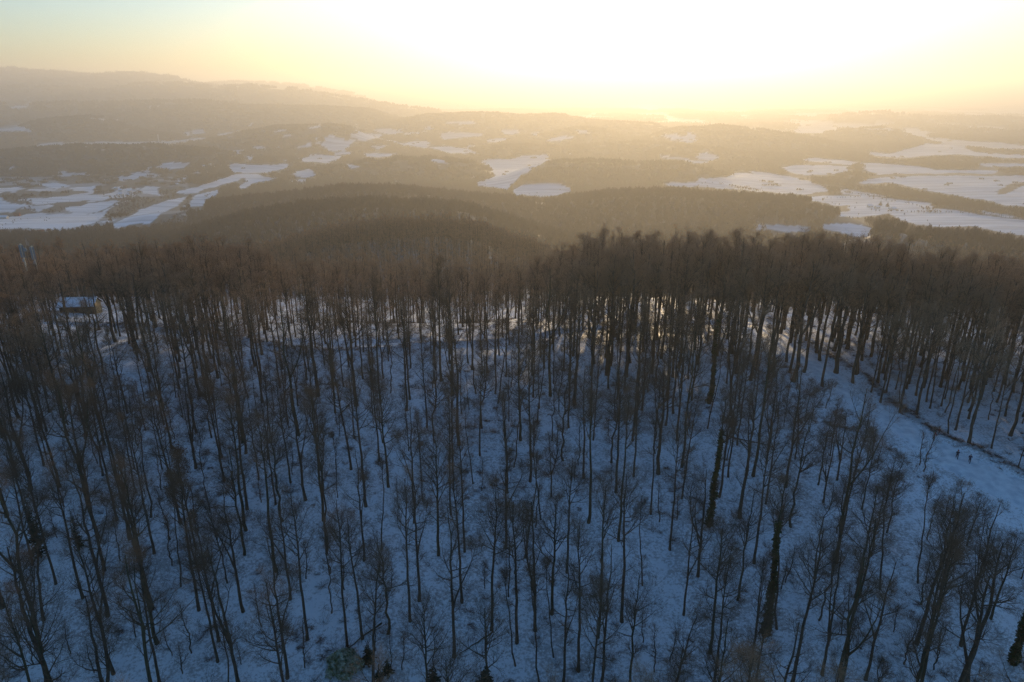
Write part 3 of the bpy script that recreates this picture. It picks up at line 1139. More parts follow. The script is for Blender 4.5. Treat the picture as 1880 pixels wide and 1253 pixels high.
def clash(x, y, d):
    k = int(d // GRIDC) + 1
    cx, cy_ = int(x // GRIDC), int(y // GRIDC)
    for i in range(cx - k, cx + k + 1):
        for j_ in range(cy_ - k, cy_ + k + 1):
            for (a, b) in cells.get((i, j_), ()):
                if (a - x) ** 2 + (b - y) ** 2 < d * d:
                    return True
    return False


for (x, y) in near_pts:
    put(x, y)
rs = random.Random(5)
for _ in range(26000):
    y = rs.uniform(22, 197)
    x = rs.uniform(-1.02 * y - 14, 1.02 * y + 14)
    edge = abs(x) / (y + 25)
    dens = 8.5 - 2.8 * max(0, min(1, (y - 85) / 45)) - 1.5 * max(0, min(1, (edge - .25) / .3))
    if y < 78:
        dens += 0.6
    if y > 140:
        dens = 6.0
    if y > 161:
        dens = 8.2
    if clash(x, y, dens * rs.uniform(0.55, 1.1)) or not allowed(x, y):
        continue
    if math.hypot(x - HUT_XY[0], y - HUT_XY[1]) < 6.5 or (math.hypot(x - HUT_XY[0] - 4, y - HUT_XY[1] + 11) < 6):
        continue
    # the foot of the slope in mid-picture is an open glade
    if 40 < y < 72 and -22 < x < 12 and rs.random() < 0.86:
        continue
    if x < -40 and hides_box(x, y, 20) and rs.random() < 0.93:
        continue
    if y < 132 and hides_piste(x, y, 20):
        if hides_piste(x, y, 13):
            if hides_piste(x, y, 8.5):
                continue
            near_kind.append('low')
        else:
            near_kind.append('short')
    else:
        near_kind.append(None)
    put(x, y)
    near_pts.append((x, y))
near_pts = np.array(near_pts)
nz = zground(near_pts[:, 0], near_pts[:, 1])
trees = []
for i, (x, y) in enumerate(near_pts):
    px, py = proj(x, y, nz[i])
    kd = near_kind[i]
    short = kd in ('short', 'low')
    tall_m = 8.8 if kd == 'low' else 13.0
    if short:
        kd = rs.choice(['broad', 'broad_two', 'low_fork', 'crooked'])
    if kd is None:
        if y > 135:
            kd = rs.choice(['straight', 'tall', 'tall_two', 'forked', 'straight_two', 'thick', 'straight', 'tall'])
        else:
            kd = rs.choice(['straight', 'tall', 'forked', 'low_fork', 'broad', 'pole', 'pole_two', 'leaning', 'crooked', 'straight_two', 'forked', 'thick', 'tall_two', 'broad_two', 'straight_two', 'pole_two', 'straight', 'straight_two', 'pole'])
    H = PROTO[kd]['H']
    s = rs.uniform(0.84, 1.08)
    wide = rs.uniform(1.1, 1.45) if y > 135 else rs.uniform(0.82, 1.16)
    low_cover = 95 < y < 148 and 230 < px < 1000 and i >= len(HAND) and rs.random() < 0.3
    if short:
        s = tall_m / H
    elif low_cover:
        s = rs.uniform(10.5, 14) / H
    elif y > 135:
        want = float(np.interp(px, [0, 225, 300, 470, 545, 900, 985, 1080, 1500, 1880], [18, 19.5, 24.3, 23.5, 17, 16, 18.5, 24.8, 25.2, 22.3]))
        want += rs.uniform(-1.7, 1.5) + 2.4 * float(vnoise(np.array([x / 13.0]), np.array([y / 40.0]), 91)[0])
        s = want / H
    trees.append(dict(x=x, y=y, z=nz[i], kind=kd, s=s, px=float(px), py=float(py), rz=rs.uniform(0, 6.283), w=wide))


def visible(t):
    H = PROTO[t['kind']]['H'] * t['s']
    for f in (0.0, 0.35, 0.65, 0.85):
        px, py = proj(t['x'], t['y'], t['z'] + H * f)
        if 8 < px < 1872 and 8 < py < 1246:
            return True
    return False


for t in trees:
    t['vis'] = visible(t)
    t['d'] = math.sqrt(t['x'] ** 2 + t['y'] ** 2 + (ZC - t['z'] - 8) ** 2)
order = sorted([t for t in trees if t['vis']], key=lambda t: t['d'])
singles = order[:290]
single_ids = {id(t) for t in singles}
rest = [t for t in trees if id(t) not in single_ids]

ORD = ['first', 'second', 'third', 'fourth', 'fifth', 'sixth', 'seventh', 'eighth', 'ninth', 'tenth', 'eleventh', 'twelfth', 'thirteenth', 'fourteenth', 'fifteenth', 'sixteenth', 'seventeenth', 'eighteenth', 'nineteenth', 'twentieth', 'twenty-first', 'twenty-second', 'twenty-third', 'twenty-fourth', 'twenty-fifth', 'twenty-sixth']
ROW = 20


def ivy_mesh(P0, seed, z0, z1, n, rad):
    rng = np.random.default_rng(seed)
    tr = P0[0]
    z = z0 + (z1 - z0) * rng.random(n) ** 1.25
    cx = np.interp(z, tr[:, 2], tr[:, 0])
    cy_ = np.interp(z, tr[:, 2], tr[:, 1])
    lump = (0.35 + 0.9 * (vnoise(z * 0.55, z * 0 + seed, 9) + 0.5)) * (1.1 - 0.55 * (z - z0) / (z1 - z0))
    a = rng.uniform(0, 2 * math.pi, n)
    q = rad * lump * rng.random(n) ** 0.8 * (0.7 + 0.5 * vnoise(a * 1.3, z * 0.8, seed + 3)) + 0.14
    c = np.column_stack([cx + q * np.cos(a), cy_ + q * np.sin(a), z])
    u = rng.normal(size=(n, 3)) * 0.11
    v = rng.normal(size=(n, 3)) * 0.11
    lv = np.stack([c - u, c + v, c + u, c - v], 1).reshape(-1, 3)
    return mesh_np('ivy', lv, [np.arange(n * 4).reshape(-1, 4)], [M_IVY])


IVY = {k: ivy_mesh(PROTO[k]['P0'], 40 + i, 0.3, PROTO[k]['H'] * 0.74, 1900, 0.62) for i, k in enumerate(('straight', 'tall', 'thick', 'forked'))}
IVY_FEET = [(1310, 980), (1400, 1165), (1840, 1190), (1300, 690)]
for (a, b) in IVY_FEET:
    best = min(singles, key=lambda t: (t['px'] - a) ** 2 + (t['py'] - b) ** 2)
    if best['kind'] not in IVY:
        best['kind'] = 'tall'
        best['s'] = 0.9
    best['ivy'] = True

singles.sort(key=lambda t: -t['py'])
for r0 in range(0, len(singles), ROW):
    row = sorted(singles[r0:r0 + ROW], key=lambda t: t['px'])
    rn = r0 // ROW
    for k, t in enumerate(row):
        place = '%s from left in %s row uphill' % (ORD[k], ORD[rn])
        phrase = PROTO[t['kind']]['phrase']
        if t.get('ivy'):
            phrase = 'dark ivy-clad bare tree'
        t['label'] = '%s, %s' % (phrase, place)
for t in singles:
    e = empty('beech_tree', (t['x'], t['y'], t['z']), t['rz'], t['label'], 'tree', 'bare trees on the snowy slope')
    e.scale = (t['s'] * t['w'], t['s'] * t['w'], t['s'])
    obj('trunk', PROTO[t['kind']]['trunk'], e)
    obj('crown', PROTO[t['kind']]['crown'], e)
    if t.get('ivy'):
        obj('ivy', IVY[t['kind']], e)
KI = {k[0]: i for i, k in enumerate(KINDS)}
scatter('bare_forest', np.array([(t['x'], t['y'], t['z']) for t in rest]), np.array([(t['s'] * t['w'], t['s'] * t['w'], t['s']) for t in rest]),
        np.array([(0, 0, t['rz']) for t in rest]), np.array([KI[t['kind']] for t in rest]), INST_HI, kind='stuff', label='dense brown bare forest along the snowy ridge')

# ------------------------------------------------------------------ saplings, undergrowth, brush, dead wood
def sapling_mesh(seed, H, n1):
    tA, cA, _ = beech(seed, H=H, r0=0.05 + H * 0.004, crown0=0.28, n1=n1, spread=0.26, n2=4, n3=4, twigs=2, tw=0.007, sinu=0.013)
    return (mesh_np('trunk', tA[0], [tA[1]], [M_BARK], smooth=True), mesh_np('crown', cA[0], [cA[1]], [M_BRANCH, M_TWIG, M_LEAF], cA[2]))


SAP = [sapling_mesh(700, 6.5, 14), sapling_mesh(701, 5.0, 12), sapling_mesh(702, 8.0, 15)]
SAP_LOOK = ['thin young sapling with fine twigs', 'low twiggy sapling', 'slender sapling with feathery top']
sap = []
for (px, py) in [(800, 1240), (560, 1225), (690, 1195), (1180, 1180), (1230, 1215), (1100, 1100), (480, 1150), (350, 1200), (250, 1170), (130, 1200), (60, 1220), (1480, 1130), (1640, 1160), (1720, 1215), (1560, 1180), (890, 1080), (720, 1080), (1340, 1040)]:
    p = ground_at(px, py, 40, 400)
    sap.append((p[0], p[1]))
for _ in range(900):
    if len(sap) >= 90:
        break
    y = rs.uniform(48, 125)
    x = rs.uniform(-0.8 * y, 0.8 * y)
    if not allowed(x, y) or clash(x, y, 1.6):
        continue
    p = proj(x, y, zground(np.array([x]), np.array([y]))[0])
    if 15 < p[0] < 1865 and 15 < p[1] < 1245:
        sap.append((x, y))
sd = []
for (x, y) in sap:
    z = float(zground(np.array([x]), np.array([y]))[0])
    px, py = proj(x, y, z)
    sd.append((float(py), float(px), x, y, z))
sd.sort(reverse=True)
for r0 in range(0, len(sd), 15):
    for k, (py, px, x, y, z) in enumerate(sorted(sd[r0:r0 + 15], key=lambda q: q[1])):
        v = rs.randrange(3)
        e = empty('sapling', (x, y, z), rs.uniform(0, 6.28), '%s, %s from left in the %s row of saplings' % (SAP_LOOK[v], ORD[k], ORD[r0 // 15]), 'sapling', 'thin saplings between the trunks')
        s = rs.uniform(0.7, 1.15)
        e.scale = (s, s, s)
        obj('trunk', SAP[v][0], e)
        obj('crown', SAP[v][1], e)


def bush_mesh(seed, n, h, lean, tw=0.007):
    rng = np.random.default_rng(seed)
    a = rng.uniform(0, 2 * math.pi, n)
    ln = h * rng.uniform(0.5, 1.1, n)
    o = np.column_stack([np.cos(a), np.sin(a), a * 0]) * (rng.random(n) * 0.25 * h)[:, None]
    d = unit(np.column_stack([np.cos(a) * lean, np.sin(a) * lean, np.full(n, 1.0)]) + rng.normal(size=(n, 3)) * 0.25)
    P = [o]
    for k in range(4):
        d = unit(d + rng.normal(size=(n, 3)) * 0.14 + np.array([0, 0, -0.10 * lean]))
        P.append(P[-1] + d * (ln / 4)[:, None])
    P = np.stack(P, 1)
    P[:, :, 2] = np.maximum(P[:, :, 2], 0.02 + 0.03 * rng.random((n, 1)))
    Rr = np.linspace(0.012, 0.005, 5)[None, :] * np.ones((n, 1))
    v1, q1 = tubes(P, Rr, 3)
    par = np.repeat(np.arange(n), 5)
    P2, R2_ = grow(rng, P, Rr, par, rng.uniform(0.3, 1, len(par)), ln[par] * rng.uniform(0.2, 0.45, len(par)), R(40) + rng.normal(size=len(par)) * R(12), 3, 0.8, 0.4, 0.05, 0.2)
    R2_ = np.full(R2_.shape, tw * 0.7)
    v2, q2 = tubes(P2, R2_, 3)
    return mesh_np('brushwood', np.vstack([v1, v2]), [np.vstack([q1, q2 + len(v1)])], [M_BRUSH])


def sticks_mesh(seed, n):
    rng = np.random.default_rng(seed)
    o = np.column_stack([rng.uniform(-1.6, 1.6, n), rng.uniform(-1.6, 1.6, n), rng.uniform(0.02, 0.12, n)])
    main = rng.uniform(0, math.pi)
    a = main + rng.normal(size=n) * 0.7
    ln = rng.uniform(0.3, 1.6, n)
    d = np.column_stack([np.cos(a), np.sin(a), rng.normal(size=n) * 0.12])
    P = np.stack([o, o + d * (ln / 2)[:, None] + rng.normal(size=(n, 3)) * 0.03, o + d * ln[:, None]], 1)
    P[:, :, 2] = np.maximum(P[:, :, 2], 0.01)
    v, q = tubes(P, rng.uniform(0.008, 0.022, n)[:, None] * np.array([[1, .8, .5]]), 3)
    return mesh_np('sticks', v, [q], [M_BRUSH])


UND = bpy.data.collections.new('undergrowth_meshes')
for k, m_ in enumerate([bush_mesh(801, 22, 1.3, 0.7), bush_mesh(802, 34, 1.0, 1.3), bush_mesh(803, 16, 2.0, 0.4), sticks_mesh(804, 26), sticks_mesh(805, 18), bush_mesh(806, 40, 0.7, 1.8)]):
    UND.objects.link(bpy.data.objects.new('undergrowth_%02d' % k, m_))
x, y = jitter_grid(1.9, 30, 215, 0.80)
n_ = fbm(x / 11.0, y / 11.0, 61, 3)
keep = (n_ + RNG.normal(size=len(x)) * 0.22 > 0.05)
keep &= (line_dist(x, y, PISTE) > 5.2) & (line_dist(x, y, PATH) > 1.8)
for T in TRAILS:
    keep &= line_dist(x, y, T) > 1.2
x, y = x[keep], y[keep]
z = zground(x, y)
s = RNG.uniform(0.55, 1.25, len(x))
scatter('undergrowth', np.column_stack([x, y, z]), np.column_stack([s, s, s]), spin(len(x)), RNG.integers(0, 6, len(x)), UND, kind='stuff', label='thin brown brushwood and fallen sticks on the snow')
# brush along the bank beside the piste and on the downhill edge of the path
bp_ = []
for P, off, st in ((BANK, 0.9, 0.45), (PATH[:70] + np.array([0, -4.4, 0]), 0.8, 0.9)):
    L = np.concatenate([[0], np.cumsum(np.linalg.norm(np.diff(P[:, :2], axis=0), axis=1))])
    for q in np.arange(0, L[-1], st):
        for _ in range(2):
            bp_.append((np.interp(q, L, P[:, 0]) + rs.gauss(0, off), np.interp(q, L, P[:, 1]) + rs.gauss(0, off)))
bp_ = np.array(bp_)
z = zground(bp_[:, 0], bp_[:, 1])
s = RNG.uniform(0.4, 1.0, len(bp_))
scatter('brushwood', np.column_stack([bp_, z]), np.column_stack([s, s, s * 0.8]), spin(len(bp_)), RNG.choice([0, 1, 5], len(bp_)), UND, kind='stuff', label='dark brush along the bank above the piste')

# fallen trunks lying on the snow
LOGS = [((905, 1160), (845, 1200), 'thin fallen trunk with snow on top, lying below the open glade'), ((700, 1145), (640, 1190), 'fallen branch leaning against the foot of a straight tree'),
        ((640, 745), (615, 775), 'dark fallen bough beside the faint trail'),
        ((1330, 800), (1420, 822), 'long dark fallen trunk under the trees left of the piste')]
for (a, b, lab) in LOGS:
    A, B = ground_at(*a, 40, 400), ground_at(*b, 40, 400)
    mid = (A + B) / 2
    mid[2] = float(zground(np.array([mid[0]]), np.array([mid[1]]))[0])
    P = np.linspace(A, B, 7) - mid
    P[:, 2] = zground(P[:, 0] + mid[0], P[:, 1] + mid[1]) - mid[2] + 0.12
    P[1:-1] += RNG.normal(size=(5, 3)) * 0.06
    rad = np.linspace(0.20, 0.08, 7)
    rng = np.random.default_rng(int(a[0]))
    v, q = tubes(P[None], rad[None], 8)
    par = np.zeros(12, int)
    Pb, Rb = grow(rng, P[None], rad[None], par, rng.uniform(.4, 1, 12), rng.uniform(.6, 1.8, 12), np.full(12, R(45)), 4, .5, .3, 0.0, .12)
    v2, q2 = tubes(Pb, Rb, 4)
    e = empty('fallen_log', mid, 0, lab, 'log', 'fallen logs on the snow')
    obj('trunk', mesh_np('log_trunk', v, [q], [M_BARK], smooth=True), e)
    obj('branch', mesh_np('log_branch', v2, [q2], [M_BRANCH]), e)
    # snow lying along the top of the log
    top = P.copy()
    top[:, 2] += rad * 0.75
    v3, q3 = tubes(top[None], (rad * 0.55)[None], 6)
    obj('snow_cap', mesh_np('log_snow', v3, [q3], [M_SNOW], smooth=True), e)


# spruces
def spruce(seed, H, r, tiers, dens):
    rng = np.random.default_rng(seed)
    tr = np.array([[[0, 0, -0.3], [0, 0, H * 0.5], [0, 0, H]]])
    tv, tq = tubes(tr, np.array([[0.03 + H * 0.012, H * 0.008 + .015, 0.01]]), 6)
    V, q0 = [], 0
    for k in range(tiers):
        f = (k + 0.4) / tiers
        z = H * (0.06 + 0.93 * f)
        L = r * (1 - f) ** 0.85 + 0.08
        nb = int(dens * (0.5 + 0.5 * (1 - f))) + 4
        for a in rng.uniform(0, 2 * math.pi, nb):
            l = L * rng.uniform(0.7, 1.1)
            d = np.array([math.cos(a), math.sin(a), 0])
            s_ = np.array([-math.sin(a), math.cos(a), 0])
            droop = rng.uniform(-0.35, 0.05)
            for m in range(3):
                u0, u1 = m / 3, (m + 1) / 3 + 0.12
                w = 0.16 * l * (1.1 - 0.6 * u0)
                c0 = d * l * u0 + np.array([0, 0, z + droop * l * u0])
                c1 = d * l * u1 + np.array([0, 0, z + droop * l * u1 + 0.05 * l])
                for sg in (-1, 1):
                    V.append([c0, c1, c0 * 0.4 + c1 * 0.6 + s_ * w * sg * 1.6 + np.array([0, 0, rng.normal() * 0.06 * l])])
    V = np.array(V).reshape(-1, 3)
    return mesh_np('trunk', tv, [tq], [M_BARK]), mesh_np('crown', V, [np.arange(len(V)).reshape(-1, 3)], [M_NEEDLE])


SPR = {'small': spruce(901, 2.6, 1.0, 9, 8), 'tall': spruce(902, 13, 1.9, 26, 9), 'broad': spruce(903, 17, 4.6, 22, 14)}
for (px, py, kd, s, lab) in [
        (676, 1214, 'small', 1.0, 'small dark spruce right of the pale bush at the glade'), (712, 1236, 'small', 0.85, 'tiny dark spruce, lower one beside the glade'),
        (695, 1249, 'small', 0.6, 'lowest tiny spruce at the bottom edge of the glade'), (892, 1256, 'small', 1.1, 'small pointed spruce at the bottom edge, right of the glade'),
        (795, 1254, 'small', 1.0, 'small dark bushy spruce at the bottom edge under a bent sapling'),
        (76, 1025, 'tall', 1.0, 'narrow dark green spruce at the left edge'), (147, 1010, 'tall', 0.62, 'short narrow spruce, right of the spruce at the left edge')]:
    p = ground_at(px, py, 40, 400)
    e = empty('spruce_tree', p, rs.uniform(0, 6), lab, 'spruce', 'dark spruces among the bare trees')
    e.scale = (s * (0.62 if kd == 'tall' else 1.0), s * (0.62 if kd == 'tall' else 1.0), s)
    obj('trunk', SPR[kd][0], e)
    obj('crown', SPR[kd][1], e)
for (px, py, s, lab) in [(1616, 378, 1.0, 'dark conifer, left one of the pair standing on the snowy field by the farm'), (1629, 380, 0.95, 'dark conifer, right one of the pair standing on the snowy field by the farm'),
                         (1525, 356, 0.75, 'dark tree at the left end of the copse between two snowfields'), (1533, 357, 0.8, 'dark tree in the middle of the copse between two snowfields'),
                         (1541, 358, 0.75, 'dark tree at the right end of the copse between two snowfields')]:
    p = ground_at(px, py, 600, 6000)
    e = empty('conifer_tree', p, rs.uniform(0, 6), lab, 'conifer', 'dark conifers on the far snowfields')
    e.scale = (s * 1.25, s * 1.25, s)
    obj('trunk', SPR['broad'][0], e)
    obj('crown', SPR['broad'][1], e)
# evergreen bush at the glade, lens-flare paleness put into its leaf colour
p = ground_at(628, 1228, 40, 400)
rng = np.random.default_rng(77)
n = 5200
a, q = rng.uniform(0, 6.283, n), rng.random(n) ** 0.5
hh = rng.random(n) ** 0.7
rad = 2.3 * (1 - 0.5 * hh ** 2) * (1 + 0.35 * np.sin(a * 3 + 1) * np.cos(a * 2))
c = np.column_stack([np.cos(a) * q * rad, np.sin(a) * q * rad, 0.1 + hh * 2.6 * (1 - 0.55 * q ** 2)])
u, v = rng.normal(size=(n, 3)) * 0.10, rng.normal(size=(n, 3)) * 0.10
lv = np.stack([c - u, c + v, c + u, c - v], 1).reshape(-1, 3)
M_FLARE_LEAF = noisy('flare_paled_leaf', (0.14, 0.18, 0.06), (0.62, 0.62, 0.50), 2.2)
e = empty('evergreen_bush', p, 0, 'green bush paled by lens flare at the bottom of the open glade', 'bush')
obj('foliage', mesh_np('bush_foliage', lv, [np.arange(n * 4).reshape(-1, 4)], [M_FLARE_LEAF]), e)
obj('stem', bush_mesh(810, 18, 2.2, 0.6), e)

# ------------------------------------------------------------------ hut on the ridge
M_PLANK = noisy('brown_planks', (0.11, 0.055, 0.028), (0.19, 0.095, 0.045), 2.0, stretch=(6, 6, 0.4))
M_ENDWALL = noisy('sun_tinted_wall', (0.42, 0.30, 0.15), (0.50, 0.36, 0.19), 1.2)  # yellow of the low sun is put into this wall colour
M_GLASS = mat('window_glass', (0.03, 0.035, 0.04), 0.15, 0.5)
M_ROOFED = noisy('dark_eaves', (0.05, 0.04, 0.035), (0.08, 0.06, 0.05), 3)
hut = empty('hut', HUT_XY, R(6), 'long brown hut with snowy roof and sunlit yellow end wall on the ridge', 'hut')
LX, LY, HW, HR = 10.5, 5.2, 2.9, 1.9
bm = bmesh.new()
add_box(bm, (0, 0, HW / 2 - 0.4), (LX, LY, HW + 0.8))
me = bm_mesh('hut_wall', bm, M_PLANK, M_ENDWALL)
for f in me.polygons:
    if f.normal.x > 0.5:
        f.material_index = 1
obj('wall', me, hut)
bm = bmesh.new()
for sx, mi in ((-1, 0), (1, 1)):
    x0 = sx * (LX / 2 - 0.12)
    x1 = sx * LX / 2
    vs_ = [bm.verts.new((xx, yy, zz)) for xx in (x0, x1) for (yy, zz) in ((-LY / 2, HW), (LY / 2, HW), (0, HW + HR))]
    for f in ((0, 1, 2), (3, 5, 4), (0, 3, 4, 1), (1, 4, 5, 2), (2, 5, 3, 0)):
        bm.faces.new([vs_[i] for i in f])
obj('gable', bm_mesh('hut_gable', bm, M_ENDWALL), hut)


def roof_mesh(name, lx, ly, hw, hr, th, over, m):
    bm = bmesh.new()
    for sy in (-1, 1):
        sl = hr / (ly / 2)
        e_y, e_z = sy * (ly / 2 + over), hw - over * sl
        vs_ = [bm.verts.new((xx, yy, zz + t)) for t in (0.02, th) for xx in (-lx / 2 - over, lx / 2 + over) for (yy, zz) in ((0, hw + hr), (e_y, e_z))]
        for f in ((0, 1, 3, 2), (4, 6, 7, 5), (0, 2, 6, 4), (1, 5, 7, 3), (0, 4, 5, 1), (2, 3, 7, 6)):
            bm.faces.new([vs_[i] for i in f])
    bmesh.ops.recalc_face_normals(bm, faces=bm.faces)
    return bm_mesh(name, bm, m)


rf = obj('roof', roof_mesh('hut_roof', LX, LY, HW, HR, 0.16, 0.5, M_ROOFED), hut)
obj('snow_cover', roof_mesh('hut_roof_snow', LX + 0.06, LY, HW + 0.17, HR, 0.28, 0.46, M_SNOW), rf)
for k in range(3):
    bm = bmesh.new()
    add_box(bm, (-3.4 + 3.0 * k, -LY / 2 - 0.03, 1.5), (0.95, 0.07, 0.95))
    w_ = obj('window', bm_mesh('hut_window', bm, M_ROOFED), hut)
    bm = bmesh.new()
    add_box(bm, (-3.4 + 3.0 * k, -LY / 2 - 0.075, 1.5), (0.78, 0.03, 0.78))
    obj('pane', bm_mesh('hut_pane', bm, M_GLASS), w_)
bm = bmesh.new()
add_box(bm, (4.1, -LY / 2 - 0.03, 0.95), (0.95, 0.07, 1.95))
obj('door', bm_mesh('hut_door', bm, M_ROOFED), hut)
bm = bmesh.new()
add_box(bm, (-LX / 2 - 2.7, 0.3, 1.0), (5.0, 3.2, 0.14))
add_box(bm, (-LX / 2 - 5.0, -1.1, 0.3), (0.16, 0.16, 1.4))
add_box(bm, (-LX / 2 - 5.0, 1.7, 0.3), (0.16, 0.16, 1.4))
ln_ = obj('lean_to', bm_mesh('hut_lean_to', bm, M_ROOFED), hut)
bm = bmesh.new()
add_box(bm, (-LX / 2 - 2.7, 0.3, 1.19), (5.1, 3.3, 0.22))
obj('snow_cover', bm_mesh('lean_to_snow', bm, M_SNOW), ln_)

# ------------------------------------------------------------------ radio mast above the canopy
M_STEEL = noisy('galvanised_steel', (0.30, 0.31, 0.31), (0.40, 0.41, 0.41), 4, rough=0.5)
M_DARKSTEEL = mat('dark_steel', (0.06, 0.06, 0.06), 0.6)
M_PANEL = noisy('antenna_casing', (0.20, 0.225, 0.24), (0.28, 0.30, 0.31), 2, rough=0.5)
M_PALE = mat('pale_pole', (0.62, 0.56, 0.44), 0.6)
mast_p = ground_at(84, 588, 40, 400)
r_ = ray(49, 441)
MH = (ZC + r_[2] * mast_p[1] / r_[1]) - mast_p[2]
mast = empty('radio_mast', mast_p, 0, 'steel radio mast with grey antenna panels above the brown treetops', 'mast')
bm = bmesh.new()
hw = 0.55
for sx in (-1, 1):
    for sy in (-1, 1):
        add_cyl(bm, (sx * hw, sy * hw, -0.5), (sx * hw, sy * hw, MH - 1.5), 0.06, n=6)
for k in range(int((MH - 2) / 1.2)):
    z0, z1 = k * 1.2, (k + 1) * 1.2
    for (a, b) in (((-1, -1), (1, -1)), ((1, -1), (1, 1)), ((1, 1), (-1, 1)), ((-1, 1), (-1, -1))):
        add_cyl(bm, (a[0] * hw, a[1] * hw, z0), (b[0] * hw, b[1] * hw, z1), 0.03, n=4)
        add_cyl(bm, (a[0] * hw, a[1] * hw, z1), (b[0] * hw, b[1] * hw, z1), 0.025, n=4)
obj('lattice', bm_mesh('mast_lattice', bm, M_DARKSTEEL), mast)
for (sx, sy, top, bot) in ((-1.55, -0.5, MH - 1.0, MH - 9.0), (1.45, -0.5, MH - 1.6, MH - 9.5)):
    bm = bmesh.new()
    add_cyl(bm, (sx, sy, bot), (sx, sy, top), 0.22, n=12)
    add_box(bm, (sx * 0.68, sy, top - 1.0), (abs(sx) * 0.65, 0.1, 0.1))
    add_box(bm, (sx * 0.68, sy, bot + 1.2), (abs(sx) * 0.65, 0.1, 0.1))
    pole = obj('pole', bm_mesh('mast_pole', bm, M_PALE), mast)
    for k in range(3):
        a = R(-90 + 62 * (k - 1))
        bm = bmesh.new()
        add_box(bm, (sx + 0.52 * math.cos(a), sy + 0.52 * math.sin(a), top - 2.1), (0.16, 0.42, 3.6), a)
        bmesh.ops.bevel(bm, geom=bm.edges[:], offset=0.04, segments=1)
        obj('antenna_panel', bm_mesh('antenna_panel', bm, M_PANEL), mast)
    bm = bmesh.new()
    add_box(bm, (sx, sy - 0.42, top - 4.7), (0.45, 0.25, 0.8))
    obj('equipment_box', bm_mesh('equipment_box', bm, M_STEEL), mast)
for (x_, y_, h_) in ((0.0, 0.0, 2.2), (-0.4, 0.3, 1.4), (0.5, -0.2, 1.2)):
    bm = bmesh.new()
    add_cyl(bm, (x_, y_, MH - 1.6), (x_, y_, MH - 1.6 + h_), 0.04, n=6)
    obj('whip_antenna', bm_mesh('whip_antenna', bm, M_STEEL), mast)
bm = bmesh.new()
add_cyl(bm, (-0.3, -0.75, MH - 2.6), (-0.3, -1.05, MH - 2.6), 0.5, 0.5, n=18)
obj('dish', bm_mesh('mast_dish', bm, M_PANEL), mast)

# ------------------------------------------------------------------ houses in the valley
M_WALLW = noisy('pale_render', (0.55, 0.52, 0.46), (0.64, 0.60, 0.54), 0.5)
M_WALLR = noisy('red_brick', (0.26, 0.08, 0.05), (0.33, 0.11, 0.07), 0.8)
M_TILE = noisy('red_roof_tile', (0.20, 0.07, 0.045), (0.27, 0.10, 0.065), 0.8)


def house(px, py, lx, ly, hw, hr, rz, snowy, lab, name='house', cat='house', wm=None, grp='houses in the valley villages'):
    p = ground_at(px, py, 250, 12000)
    e = empty(name, p, rz, lab, cat, grp)
    bm = bmesh.new()
    add_box(bm, (0, 0, hw / 2 - 1), (lx, ly, hw + 2))
    for sx in (-1, 1):
        t = [bm.verts.new((sx * lx / 2, yy, zz)) for (yy, zz) in ((-ly / 2, hw), (ly / 2, hw), (0, hw + hr))]
        bm.faces.new(t)
    obj('wall', bm_mesh('house_wall', bm, wm or M_WALLW), e)
    r = obj('roof', roof_mesh('house_roof', lx, ly, hw, hr, 0.35, 0.6, M_SNOW if snowy else M_TILE), e)
    bm = bmesh.new()
    add_box(bm, (lx * 0.2, ly * 0.15, hw + hr), (0.8, 0.8, 1.8))
    obj('chimney', bm_mesh('house_chimney', bm, M_WALLR), r)
    for k in (-1, 1):
        bm = bmesh.new()
        add_box(bm, (k * lx * 0.25, -ly / 2 - 0.04, hw * 0.55), (1.3, 0.1, 1.5))
        obj('window', bm_mesh('house_window', bm, M_GLASS), e)
    return e


SPOTS = [
    ('village in the left valley', 'pale house with snowy roof', [(213, 348), (221, 352), (230, 345), (238, 353), (247, 349), (222, 359), (258, 356), (236, 361)]),
    ('hamlet by the long left snowfield', 'small pale house', [(355, 319), (352, 325), (374, 307), (386, 304), (397, 309), (405, 307), (362, 313), (380, 317), (331, 336), (326, 341), (340, 331)]),
    ('works site below the far chimney', 'pale flat-roofed building', [(282, 262), (306, 264), (314, 262), (322, 263), (334, 261), (346, 260), (358, 260), (300, 261)]),
    ('near valley foot below the ridge at left', 'snow-roofed cottage', [(5, 430), (76, 430), (92, 428)]),
]
for (place, look, pts) in SPOTS:
    for k, (px, py) in enumerate(sorted(pts)):
        big = 'works' in place
        house(px, py, *((26, 12, 6, 1.5) if big else (11, 8, 5.5, 3.0)), rs.uniform(-0.6, 0.6), rs.random() < 0.75 or big, '%s, %s from left, %s' % (look, ORD[k], place))
house(6, 402, 22, 11, 5, 3.5, 0.1, True, 'long pale barn on the snowy field at the left edge', 'barn', 'barn', None, 'barns in the valley')
house(32, 397, 13, 9, 5, 3.5, 0.3, False, 'red brick barn beside the long pale barn at left', 'barn', 'barn', M_WALLR, 'barns in the valley')
house(228, 431, 11, 8, 4.5, 3.0, 0.2, True, 'lone white-roofed house on the wooded slope above the left canopy')
house(200, 437, 15, 9, 4.5, 3.0, -0.1, True, 'grey snowy-roofed house just above the left treetops')
house(982, 245, 60, 20, 8, 3, 0.0, True, 'long white shed among the far fields in mid-picture', 'shed', 'shed', None, 'barns in the valley')
for k, (px, py) in enumerate([(1597, 381), (1610, 383), (1640, 386)]):
    house(px, py, 14, 9, 5, 3, rs.uniform(-.4, .4), True, '%s snow-roofed farm building from left beside the dark conifers' % ORD[k], 'farmhouse', 'farmhouse', None, 'farm buildings by the conifers')
p = ground_at(292, 262, 600, 12000)
ch = empty('works_chimney', p, 0, 'tall pale chimney standing over the far works buildings', 'chimney')
bm = bmesh.new()
